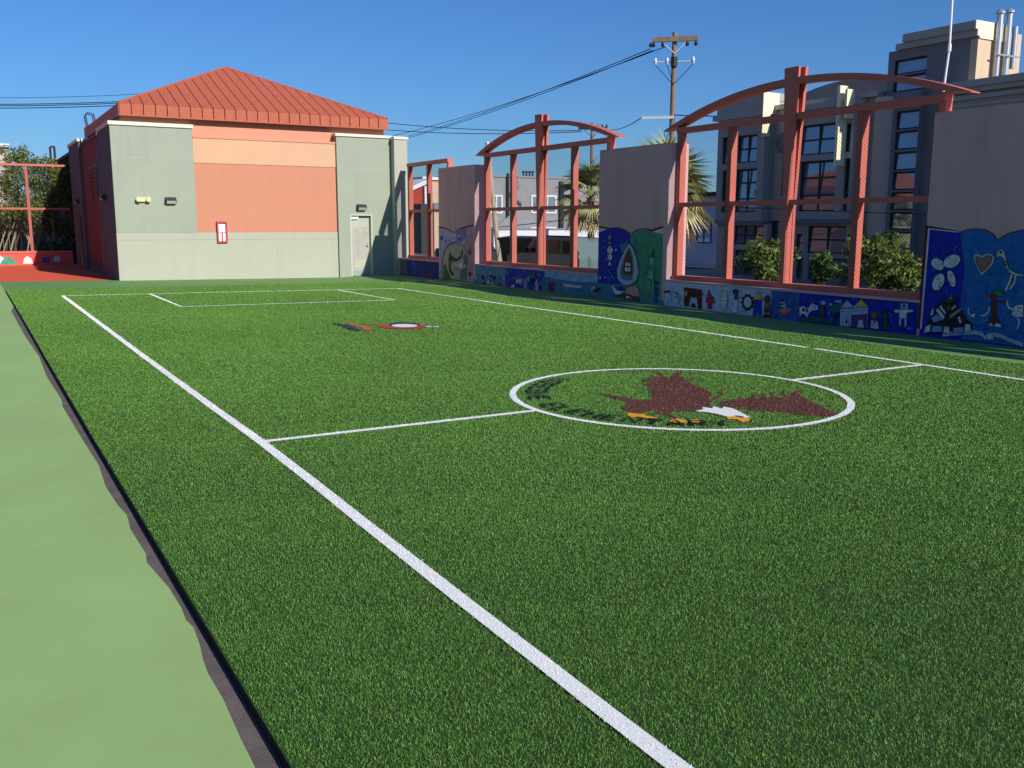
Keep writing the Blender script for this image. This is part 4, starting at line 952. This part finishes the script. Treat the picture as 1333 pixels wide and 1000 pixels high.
# box bay with stepped cornice
w1 = [(yz(948, 200)[0], yz(939.5, 200)[0], 4.35, 5.45), (yz(985, 200)[0], yz(959, 200)[0], 4.35, 5.45), (yz(948, 235)[0], yz(939.5, 235)[0], 2.35, 4.1), (yz(985, 235)[0], yz(957, 235)[0], 2.35, 4.1)]
bay1 = wall_open('box_bay', XA, XA+.3, y990+.02, yL, 2.0, 6.15, w1, M['aptwall'], ap)
for k, o_ in enumerate(w1): window('window', *o_, XA+.12, 1 if k % 2 == 0 else 2, [o_[2]+(o_[3]-o_[2])*.5] if k < 2 else [o_[2]+.55, o_[2]+1.2], ap)
bx('bay_side', XA, XA+.54, y990-.2, y990+.02, 2.0, 6.15, M['aptwall'], ap)
bx('bay_floor', XA-.05, XA+.54, y990-.22, yL, 1.85, 2.0, M['aptblue'], ap)
for k, (d, z0, z1) in enumerate(((.25, 6.15, 6.38), (-.02, 6.38, 6.72), (-.2, 6.72, 7.02))): bx('cornice', XA-.12-.0*k, XA+.9, y990-.22-.03*k, yL+d, z0, z1-.002, M['aptwall'], ap)
bx('fin', XA-.3, XA+.1, y990-.34, y990-.305, 5.3, 6.98, M['sunlitend'], ap)
bx('sunlit_bay_end', XA-.1, XA+.6, y990-.30, y990-.262, 6.18, 7.0, M['sunlitend'], ap)  # end face coloured pale cream for the sun on it
# lower floor windows
w2 = [(yz(990, 300)[0], yz(952, 300)[0], 1.02, 2.0-.2), (yz(990, 340)[0], yz(952, 340)[0], -.45, .8)]
wall_open('lower_wall', XA+.15, XA+.4, y990-.4, yL, -.5, 1.85, [tuple(np.clip(o_, -9e9, 9e9)) for o_ in w2], M['aptwarm'], ap)
for o_ in w2: window('window', *o_, XA+.25, 3, [(o_[2]+o_[3])/2], ap)
# second bay: tall double height window group
w3 = [(yz(1093, 160)[0], yz(1043.5, 160)[0], 4.45, 5.55), (yz(1091, 220)[0], yz(1043, 220)[0], 2.35, 4.22), (yz(1111, 160)[0], yz(1103.5, 160)[0], 4.45, 5.45), (yz(1109, 220)[0], yz(1101, 220)[0], 2.35, 4.22)]
wall_open('box_bay', XA-.1, XA+.25, yB2b, yB2a, 2.05, 6.1, w3, M['aptwall'], ap)
for k, o_ in enumerate(w3): window('window', *o_, XA+.04, 2 if k < 2 else 1, [o_[2]+(o_[3]-o_[2])*.5] if k in (0, 2) else [o_[2]+.6, o_[2]+1.25], ap)
bx('bay_roof', XA-.2, XA+1.2, yB2b-.05, yB2a+.1, 6.1, 6.3, M['aptwall'], ap)
bx('bay_floor', XA-.15, XA+.54, yB2b, yB2a, 1.9, 2.05, M['aptblue'], ap)
fy = yz(1096, 160, XA-.3)[0]
MB().prism([(XA-.55, fy-.06, 3.95), (XA-.55, fy+.06, 3.95), (XA-.55, fy+.06, 6.75), (XA-.55, fy-.06, 6.75)], (.44, 0, 0)).build('fin', M['sunlitend'], ap)
MB().box(XA-.5, XA-.12, fy-.34, fy-.24, 5.6, 6.6).build('fin', M['sunlitend'], ap)
w4 = [(yz(1099, 300)[0], yz(1049, 300)[0], .78, 2.0-.2), (yz(1098, 345)[0], yz(1049, 345)[0], -.45, .6), (yz(1043, 300)[0], yz(1034, 300)[0], .78, 1.5), (yz(1043, 345)[0], yz(1034, 345)[0], -.45, .6), (yz(1108.5, 300)[0], yz(1102, 300)[0], .78, 1.5), (yz(1108.5, 345)[0], yz(1102, 345)[0], -.45, .6)]
wall_open('lower_wall', XA+.1, XA+.4, yB2b-.1, yB2a+.35, -.5, 1.9, w4, M['aptwall'], ap)
for k, o_ in enumerate(w4): window('window', *o_, XA+.2, 2 if k < 2 else 1, [(o_[2]+o_[3])/2] if k != 1 else [.1], ap)
# curved attic roof behind
q0, q1 = yz(1010, 120, XA+3)[0], yz(1158, 120, XA+3)[0]
pts = [(XA+3, q0+(q1-q0)*t_, 6.5+1.05*math.sin(math.pi*min(1, t_*.62+.1))) for t_ in np.linspace(0, 1, 14)]
MB().prism(pts+[(XA+3, q1, 6.4), (XA+3, q0, 6.4)], (4, 0, 0)).build('curved_roof', M['aptblue'], ap)
# round column and the recessed strip of windows
b = MB(); cyl = []
cxm, cr_ = (yCol+yColb)/2, (yCol-yColb)/2
b.tube([(XA+.42, cxm, -.5), (XA+.42, cxm, ROOF-.1)], cr_, 24).build('round_column', M['aptwarm'], ap, smooth=False)
strip = [(yT0+.02, yColb-.12, z, z+.62) for z in (-.35, .32, 1.0, 1.68, 2.36, 3.05, 3.72, 4.42, 5.1)]
wall_open('strip_wall', XA+.3, XA+.6, yT0, yCol-.4, -.5, ROOF, strip, M['aptblue'], ap)
for o_ in strip: window('window', *o_, XA+.4, 1, [], ap)
tw = [(yz(1181, 104)[0], yz(1161, 104)[0], 6.3, 7.15)]
wall_open('tower_wall', XT, XT+.35, yEnd, yT0-.003, -.5, 7.75, [], M['aptblue'], ap)
yTL = yz(1157, 75, XT)[0]
wall_open('tower_upper_wall', XT, XT+.3, yT0, yTL, ROOF, 7.75, [(yT0+.1, yTL-.25, 6.42, 6.95), (yT0+.1, yTL-.25, 7.0, 7.5)], M['aptblue'], ap)
for o_ in [(yT0+.1, yTL-.25, 6.42, 6.95), (yT0+.1, yTL-.25, 7.0, 7.5)]: window('window', *o_, XT+.1, 1, [], ap)
bx('sunlit_tower_side', XT-.002, atY(1296, 80, yEnd)[0], yEnd-.25, yEnd, -.5, 7.75, M['towerbeige'], ap)  # beige puts the sun into this side's colour, street face stays darker
bx('tower_core', XT+.3, XT+1.6, yEnd, yTL, ROOF, 7.74, M['aptblue'], ap)
for d, e_, z0, z1 in ((.0, .0, 7.75, 7.82), (-.12, .35, 7.82, 8.02), (-.24, .7, 8.02, 8.28)):
    bx('tower_parapet', XT+d, XT+1.5, yEnd-.25, yTL-e_, z0, z1-.002, M['aptblue'] if d > -.1 else M['aptwall'], ap)
    bx('sunlit_parapet_end', XT+d, XT+1.55, yEnd-.30, yEnd-.252, z0, z1-.002, M['sunlitend'], ap)
yF = yEnd-.4
x0_, x1_ = atY(1311, 60, yEnd+.6)[0], atY(1329, 60, yEnd+.6)[0]
bx('stair_head', x0_, x1_, yEnd+.6, yEnd+2.6, ROOF, atY(1311, 42, yEnd+.6)[2], M['towerbeige'], ap)
for x_, yt_ in ((1302.5, 18), (1314.5, 17)):
    q = atY(x_, yt_, yF); b0_ = atY(x_-4, 100, yF)
    MB().tube([(q[0], yF, 6.0), (q[0], yF, q[2])], .10, 10).build('flue_pipe', M['steel'], ap)
    MB().tube([(q[0], yF, q[2]+.005), (q[0], yF, q[2]+.05), (q[0], yF, q[2]+.13)], [.15, .15, .07], 10).build('flue_cap', M['steel'], ap)
q = atY(1322, 35, yF+.3); MB().tube([(q[0], yF+.3, 7.0), (q[0], yF+.3, q[2])], .09, 10).build('roof_vent', M['steel'], ap)
bx('pipe_bracket', atY(1292, 80, yF)[0], atY(1322, 80, yF)[0], yF-.14, yF-.11, 7.25, 7.3, M['steel'], ap)

# neighbouring block with a moulded cornice
nb = empty('corniced_building', (XA, 15, -.3), 'grey stucco building with stepped cornice adjoining the slate tower', 'building')
yN1 = yz(1240, 108, XT-.15)[0]
bx('wall', XT-.15, XA+1.5, -6, yEnd-.56, -.5, 6.05, M['aptwall'], nb)
bx('wall_return', XT-.15, XT-.01, yEnd-.56, yN1, -.5, 6.05, M['aptwall'], nb)
for k, (d, z0, z1) in enumerate(((.06, 5.62, 5.72), (.12, 5.84, 5.98), (.2, 6.05, 6.2), (.3, 6.2, 6.42))): bx('cornice', XT-.15-d, XA+1.5 if z0 > 6 else XT-.15, -6, yN1, z0, z1-.003, M['aptwall'], nb) if z0 < 6 else bx('cornice', XT-.15-d, XT-.01, -6, yN1, z0, z1-.003, M['aptwall'], nb)
bx('roof', XT-.01, XA+6, -6, yEnd-.57, 6.05, 6.3, M['aptwall'], nb)
for i in range(5):
    y = 14.5-2.6*i; window('window', y, y+1.2, 2.6, 4.6, XT-.151, 2, [3.6], nb)

# house end seen left of the block
t = empty('pale_terrace_house', (33, 40, -.3), 'pale terrace house behind the fan palm beside the apartment block', 'house')
bx('wall', 36, 44, 38.6, 48, -.5, 3.4, M['sidingtrim'], t); bx('roof', 35.8, 44.2, 38.4, 48.2, 3.4, 3.6, M['roofdark'], t)
window('window', 40, 41.2, .8, 2.2, 35.98, 2, [1.5], t); window('window', 43.6, 44.6, .8, 2.2, 35.98, 2, [1.5], t)
bush('hedge', 29.5, 36.2, -.3, 1.2, 1.6, 2.2, 1800, .1, GCOL, 'dark hedge at the corner beside the apartment block', 'hedge', 120)
# trees in the distance
for i, (pxx, yy_, X, R_) in enumerate(((915, 262, 52, 1.6), (902, 258, 58, 1.5), (925, 268, 60, 1.3))):
    q = atX(pxx, yy_, X); t = empty('distant_tree', (X, q[1], -.3), 'small distant tree between the fan palm and the apartment block', 'tree', 'distant trees past the block')
    MB().tube([(X, q[1], -.5), (X, q[1], q[2])], [.2, .1], 7).build('trunk', M['trunk'], t)
    rg = random.Random(i); leaf_mesh('crown', [(X+rg.uniform(-1, 1)*R_*.6, q[1]+rg.uniform(-1, 1)*R_*.6, q[2]+rg.uniform(-.7, .5)*R_) for k in range(8)], [(R_*.55,)*3]*8, 900, .2, GCOL+YCOL[:1], t, 200+i)

# ------------------------------------------------------------------ grey sided building and houses down the street
YG = 82.
def gp(x, y): q = atY(x, y, YG); return q[0], q[2]
g = empty('sided_building', (50, YG, -.3), 'long grey clapboard building with white window trim and black downpipes', 'building')
gx0, gx1 = gp(600, 235)[0], gp(828, 235)[0]; gzt = gp(700, 232)[1]
bx('wall', gx0, gx1, YG, YG+14, -.5, gzt, M['siding'], g)
bx('coping', gx0-.1, gx1+.1, YG-.1, YG+14.1, gzt, gzt+.15, M['siding'], g)
def gwin(x0, x1, y0, y1, n):
    a, z1 = gp(x0, y0); c, z0 = gp(x1, y1); w_ = .16
    f = MB().box(a-w_, a, YG-.1, YG, z0-w_, z1+w_).box(c, c+w_, YG-.1, YG, z0-w_, z1+w_).box(a, c, YG-.1, YG, z1, z1+w_).box(a, c, YG-.12, YG, z0-w_, z0)
    for k in range(1, n): xx = a+(c-a)*k/n; f.box(xx-.05, xx+.05, YG-.08, YG, z0, z1)
    o = f.build('window', M['sidingtrim'], g); bx('pane', a, c, YG-.03, YG-.012, z0, z1, M['glass'] if n < 4 else M['white'], o)
gwin(693, 722, 256, 276, 3); gwin(692, 722, 298, 305, 4); gwin(735, 746, 300, 305, 2); gwin(640, 652, 256, 276, 2); gwin(790, 810, 256, 276, 3)
for x, y0, y1, w_ in ((660, 226, 282, .35), (730, 236, 305, .75)):
    a, z1 = gp(x, y0); c, z0 = gp(x, y1); bx('downpipe', a-w_*.3, a+w_*.3, YG-.3, YG-.05, z0, z1, M['black'], g)
for x in (688, 692, 696, 700):
    a, z = gp(x, 224); MB().tube([(a, YG+1, gzt), (a, YG+1, z)], .09, 6).tube([(a, YG+1, z), (a, YG+1, z+.12)], .17, 6).build('roof_vent', M['dark'], g)['kind'] = 'stuff'
a, z = gp(684, 229); bx('skylight', a-.4, a+.5, YG+.6, YG+1.4, gzt, z, M['white'], g)
g2 = empty('low_pale_annex', (50, YG-4, -.3), 'low pale annex in front of the grey clapboard building', 'building')
bx('wall', gp(640, 300)[0]*.95, gp(830, 300)[0]*.95, YG-4.5, YG-.15, -.5, 1.25, M['sidingtrim'], g2)
bx('roof', gp(640, 300)[0]*.95-.1, gp(830, 300)[0]*.95+.1, YG-4.6, YG-.15, 1.25, 1.35, M['siding'], g2)
# gabled house with red brick by the school building
YH_ = 70.
def hp(x, y): q = atY(x, y, YH_); return q[0], q[2]
h = empty('gabled_house', (33, YH_, -.3), 'small red brick house with white gable trim seen through the flat topped bay', 'house')
xa, za = hp(534, 246); xb, zb_ = hp(556, 236); xc, zc_ = hp(572, 250)
bx('wall', xa, xb, YH_, YH_+8, -.5, za-.2, M['roofred'], h)
MB().prism([(xa-.4, YH_-.2, za-.35), (xb+.2, YH_-.2, zb_-.1), (xb+.2, YH_-.2, zb_+.25), (xa-.4, YH_-.2, za)], (0, 8, 0)).build('gable_trim', M['sidingtrim'], h)
MB().prism([(xa, YH_-.02, za-.35), (xb, YH_-.02, za-.35), (xb, YH_-.02, zb_-.1)], (0, 7, 0)).build('gable', M['roofred'], h)
bx('corner_board', hp(551, 260)[0], hp(554, 260)[0], YH_-.3, YH_-.02, .5, zb_-.4, M['sidingtrim'], h)
bx('porch', xa, hp(551, 260)[0], YH_-2, YH_-.3, -.5, hp(540, 266)[1], M['dark'], h)
h2 = empty('beige_house', (38, YH_+6, -.3), 'beige flat roofed house beside the small red brick house', 'house')
xd = hp(557, 250)[0]*1.06; xe = hp(592, 250)[0]*1.06
bx('wall', xd, xe, YH_+5, YH_+14, -.5, hp(560, 232)[1]+.1, M['towerbeige'], h2); bx('roof', xd-.2, xe+.2, YH_+4.8, YH_+14, hp(560, 232)[1]+.1, hp(560, 232)[1]+.35, M['white'], h2)
bx('window', xd+.5, xd+1.6, YH_+4.93, YH_+4.99, 2.9, 3.6, M['glass'], h2)
# brown block above the hedge
t = empty('brown_block', (0, 88, -.3), 'brown flat roofed block rising above the hedge', 'building')
xx0, xx1 = atY(-60, 190, 90)[0], atY(9.5, 190, 90)[0]; zt = atY(0, 187, 90)[2]
bx('wall', xx0, xx1, 90, 98, -.5, zt-.3, M['aptwarm'], t); bx('coping', xx0-.15, xx1+.15, 89.8, 98, zt-.3, zt, M['sidingtrim'], t)
t = empty('roof_mast', (7.5, 80, -.3), 'thin steel pipe frame rising above the hedge beside the building', 'mast')
for x in (66, 71.5):
    a = atY(x, 204, 80); b_ = atY(x, 191, 80); MB().tube([(a[0], 80, -.5), (a[0], 80, b_[2])], .09, 6).build('pipe', M['dark'], t)
a, b_ = atY(66, 191, 80), atY(71.5, 191, 80); MB().tube([(a[0], 80, a[2]), (b_[0], 80, b_[2])], .08, 6).build('crossbar', M['dark'], t)

# ------------------------------------------------------------------ poles and wires
def sagwire(a, b_, sag, r_, label, n=18, group=None):
    a, b_ = Vector(a), Vector(b_); pts = []
    for k in range(n+1):
        t_ = k/n; p = a.lerp(b_, t_); p.z -= sag*4*t_*(1-t_); pts.append(p)
    o = MB().tube(pts, r_, 5).build('power_line', M['cable'], origin=a); return tag(o, label, 'cable', group)
Xp = 30.; q = atX(878.5, 42, Xp); px0, py0, pz0 = q
t = empty('utility_pole', (px0, py0, -.4), 'tall weathered utility pole with a timber crossarm behind the egg boat pillar', 'utility pole')
MB().tube([(px0, py0, -.5), (px0, py0, pz0*.5), (px0, py0, pz0)], [.17, .135, .11], 12).build('shaft', M['wood'], t)
# crossarm runs across the line of sight
cax = Vector((math.cos(.75), -math.sin(.75), 0))
cl, crr = atX(849, 52, Xp), atX(905, 50, Xp)
zc = pz0-.45; base = Vector((px0, py0, zc))+Vector((-.1, -.12, 0))
def arm(c, l0, l1, h_, w_, m, nm, par):
    n_ = Vector((-cax.y, cax.x, 0))*w_; A, B_ = c+cax*l0, c+cax*l1
    pts = [A-n_, B_-n_, B_-n_+Vector((0, 0, h_)), A-n_+Vector((0, 0, h_))]
    return MB().prism([tuple(p) for p in pts], tuple(n_*2)).build(nm, m, par)
ca = arm(base, -1.05, 1.1, .22, .07, M['wood'], 'crossarm', t)
for l in (-1.12, -.98, -.55, .6, 1.0):
    p = base+cax*l; MB().tube([(p.x, p.y, p.z-.22), (p.x, p.y, p.z-.12), (p.x, p.y, p.z)], [.06, .09, .04], 8).build('insulator', M['black'], ca)
MB().tube([tuple(base+cax*-.6), (px0-.1, py0-.14, zc-.55)], .025, 5).build('brace', M['porcelain'], t)
MB().tube([tuple(base+cax*.6), (px0-.1, py0-.14, zc-.55)], .025, 5).build('brace', M['porcelain'], t)
z2 = atX(878, 81, Xp)[2]; c2 = Vector((px0-.08, py0-.1, z2))
a2 = MB().tube([tuple(c2+cax*-.85), tuple(c2+cax*.9)], .035, 6).build('equipment_arm', M['porcelain'], t)
for l in (-.88, -.32, .9):
    p = c2+cax*l; MB().tube([(p.x, p.y, p.z-.12), (p.x, p.y, p.z+.05), (p.x, p.y, p.z+.2)], [.05, .09, .05], 8).build('cutout', M['porcelain'], a2)
    MB().tube([(p.x, p.y, p.z-.12), (px0-.1, py0-.12, z2-1.05)], .018, 5).build('jumper_wire', M['cable'], a2)
MB().tube([(c2.x, c2.y, c2.z-.22), (c2.x, c2.y, c2.z+.22)], .16, 10).build('clamp', M['black'], t)
z3 = atX(870, 156, Xp)[2]; c3 = Vector((px0-.1, py0-.1, z3))
arm(c3, -1.45, .1, .14, .06, M['porcelain'], 'lower_arm', t)
# wires
w1s = [((846, 64), (470, 192)), ((850, 65.5), (470, 194)), ((866, 61), (470, 185))]
for i, (a, b_) in enumerate(w1s):
    A = atX(a[0], a[1], Xp-.1); B_ = atY(b_[0], b_[1], 92); sagwire(A, B_, .5, .022, 'power line running from the pole crossarm down behind the school building', group='power lines from the crossarm')
t2x = 50.; q = atX(771, 160, t2x)
t = empty('utility_pole', (q[0], q[1], -.4), 'distant utility pole with dark crossarm behind the middle arched bay', 'utility pole')
MB().tube([(q[0], q[1], -.5), (q[0], q[1], q[2])], [.2, .15], 10).build('shaft', M['wood'], t)
c4 = Vector((q[0]-.1, q[1]-.15, atX(771, 169, t2x)[2]))
ca = arm(c4, -1.25, 1.35, .2, .08, M['dark'], 'crossarm', t)
for l in (-1.2, -.9, .5, .9, 1.3):
    p = c4+cax*l; MB().tube([(p.x, p.y, p.z+.15), (p.x, p.y, p.z+.4)], .08, 6).build('insulator', M['black'], ca)
for s_ in (-.7, .7): MB().tube([tuple(c4+cax*s_), (q[0]-.1, q[1]-.15, c4.z-.7)], .03, 5).build('brace', M['dark'], t)
for i, (a, b_) in enumerate((((755, 170), (440, 152)), ((758, 171.5), (440, 163)))):
    A = atX(a[0], a[1], t2x); B_ = atY(b_[0], b_[1], 105); sagwire(A, B_, .5, .035, 'power line from the distant pole to behind the school roof', group='lines from the distant pole')
A = atX(786, 167, t2x); sagwire(A, tuple(Vector((px0, py0, z3+.15))+cax*-1.4), .35, .025, 'cable linking the distant pole to the lower arm of the tall pole')
sagwire(tuple(Vector((px0, py0, z3+.2))), atX(1190, 138, 33), .2, .025, 'cable running from the tall pole towards the slate tower')
for i, y in enumerate((127, 135.5, 137.5, 140.5)):
    sagwire(atY(-160, y-2, 85), atY(210, y-6, 85), .25, .035 if i else .02, 'power line crossing the sky behind the hipped roof', group='lines behind the hipped roof')
sagwire(atX(845, 262, 23), atX(1300, 281, 23), .08, .012, 'thin service cable crossing in front of the apartment block')
sagwire(atX(600, 300, 22), atX(800, 278, 22), .05, .018, 'service cable sloping across the middle arched bay')
# leaning stub pole
a = atX(651, 352, 21.5); b_ = atX(634.5, 186, 22.)
t = empty('leaning_pole', a, 'pale bare wooden pole leaning behind the arched bay next to the dragon pillar', 'pole')
ax_ = (Vector(a)-Vector(b_)).normalized()
MB().tube([Vector(a)+ax_*.4, b_], [.13, .10], 10).build('shaft', M['paleWood'], t)
MB().tube([Vector(b_)-ax_*.0, Vector(b_)-ax_*-.06], .108, 10).build('top_band', M['steel'], t)
# flag pole
a = atX(1229, 112, 22.); b_ = atX(1241.5, -30, 22.)
t = empty('flag_pole', (22., a[1], -.3), 'slender white flag pole in front of the slate tower', 'flag pole')
mid = atX(1236, 62, 22.)
MB().tube([(22., a[1]+.15, -.5), a, mid, b_], [.035, .03, .028, .026], 8).build('shaft', M['white'], t)
MB().tube([(mid[0], mid[1], mid[2]-.1), (mid[0], mid[1], mid[2]+.08)], .045, 8).build('sleeve', M['white'], t)

# ------------------------------------------------------------------ parked vehicles and bin
q0 = atX(693, 330, 20.2); q1 = atX(790, 330, 20.2)
cy0, cy1 = q1[1], q0[1]; Xc0, Xc1 = 19.0, 20.75; gzr = -.36
car = empty('parked_suv', ((Xc0+Xc1)/2, (cy0+cy1)/2, gzr), 'pale teal grey parked sport utility vehicle behind the middle arched bay', 'car')
L_ = cy1-cy0
def cyp(t_): return cy1-L_*t_
prof = [(0, .45), (0, .95), (.03, 1.02), (.24, 1.1), (.25, 1.1), (.98, 1.12), (1, .95), (1, .45), (.90, .38), (.10, .38)]
MB().prism([(Xc0, cyp(a), gzr+z) for a, z in prof], (Xc1-Xc0, 0, 0)).build('body', M['carpaint'], car)
cab = [(.22, 1.1), (.36, 1.68), (.42, 1.74), (.90, 1.72), (.975, 1.1)]
MB().prism([(Xc0+.1, cyp(a), gzr+z) for a, z in cab], (Xc1-Xc0-.2, 0, 0)).build('cabin', M['carpaint'], car)
for nm, gl in (('side_window', [(.30, 1.14), (.385, 1.6), (.54, 1.62), (.54, 1.14)]), ('side_window', [(.565, 1.14), (.565, 1.62), (.73, 1.62), (.73, 1.14)]), ('side_window', [(.755, 1.14), (.755, 1.62), (.89, 1.6), (.93, 1.14)])):
    MB().prism([(Xc0+.088, cyp(a), gzr+z) for a, z in gl], (.01, 0, 0)).build(nm, M['cardark'], car)
MB().prism([(Xc0+.2, cyp(.225), gzr+1.13), (Xc1-.2, cyp(.225), gzr+1.13), (Xc1-.25, cyp(.355), gzr+1.66), (Xc0+.25, cyp(.355), gzr+1.66)], (0, .01, .004)).build('windscreen', M['cardark'], car)
for a in (.18, .80):
    wh = MB().tube([(Xc0-.01, cyp(a), gzr+.34), (Xc0+.22, cyp(a), gzr+.34)], .34, 20).build('wheel', M['rubber'], car)
    MB().tube([(Xc0-.02, cyp(a), gzr+.34), (Xc0+.02, cyp(a), gzr+.34)], .2, 16).build('rim', M['steel'], wh)
    MB().tube([(Xc1-.22, cyp(a), gzr+.34), (Xc1+.01, cyp(a), gzr+.34)], .34, 20).build('wheel', M['rubber'], car)
mi_ = MB().box(Xc0-.16, Xc0+.02, cyp(.32), cyp(.29), gzr+1.12, gzr+1.3); mi_.build('mirror', M['black'], car)
MB().box(Xc0-.012, Xc0, cyp(.97), cyp(.04), gzr+.52, gzr+.62).build('side_trim', M['black'], car)
MB().box(Xc0+.3, Xc0+.34, cyp(.86), cyp(.45), gzr+1.73, gzr+1.79).build('roof_rail', M['black'], car)
# tapered dark green waste container
q0 = atX(647, 310, 19.8); q1 = atX(690, 310, 19.8); ya_, yb_ = q1[1], q0[1]; zt = q1[2]
t = empty('waste_container', (20.3, (ya_+yb_)/2, gzr), 'dark green tapered waste container behind the arched bay beside the leaning pole', 'bin')
i_ = .22
def frust(x0, x1, y0, y1, z0, z1, ins, nm, m, par):
    MB().add([(x0+ins, y0+ins, z0), (x1-ins, y0+ins, z0), (x1-ins, y1-ins, z0), (x0+ins, y1-ins, z0), (x0, y0, z1), (x1, y0, z1), (x1, y1, z1), (x0, y1, z1)], [(0,3,2,1),(4,5,6,7),(0,1,5,4),(1,2,6,5),(2,3,7,6),(3,0,4,7)]).build(nm, m, par)
frust(19.85, 21.0, ya_+.05, yb_-.05, gzr+.12, zt-.12, i_, 'body', M['bin'], t)
bx('rim', 19.8, 21.05, ya_, yb_, zt-.12, zt-.02, M['bin'], t)
MB().prism([(19.8, ya_, zt-.02), (19.8, yb_, zt-.02), (20.4, yb_, zt+.05), (20.4, ya_, zt+.05)], (.62, 0, .0)).build('lid', M['bin'], t)
for y in (ya_+.5, yb_-.5): MB().tube([(20.05, y, gzr+.07), (20.15, y, gzr+.07)], .07, 10).build('wheel', M['rubber'], t)
for k in range(4):
    y = ya_+.35+k*(yb_-ya_-.7)/3; MB().prism([(19.84, y-.04, zt-.14), (19.84, y+.04, zt-.14), (20.05, y+.04, gzr+.2), (20.05, y-.04, gzr+.2)], (.05, 0, 0)).build('rib', M['bin'], t)
# second parked car further along, dark
q0 = atX(575, 320, 22); 
t = empty('parked_car', (22.5, 43, gzr), 'dark parked car seen low through the flat topped bay', 'car')
MB().prism([(21.6, 41+a*4.4, gzr+z) for a, z in ((0,.4),(0,.8),(.2,.9),(.33,1.4),(.72,1.42),(.9,.95),(1,.9),(1,.4))], (1.7, 0, 0)).build('body', M['dark'], t)
MB().prism([(21.59, 41+a*4.4, gzr+z) for a, z in ((.25,.95),(.36,1.34),(.70,1.34),(.84,.98))], (.01, 0, 0)).build('side_window', M['cardark'], t)
for a in (.18, .8): MB().tube([(21.58, 41+a*4.4, gzr+.32), (21.8, 41+a*4.4, gzr+.32)], .32, 16).build('wheel', M['rubber'], t)
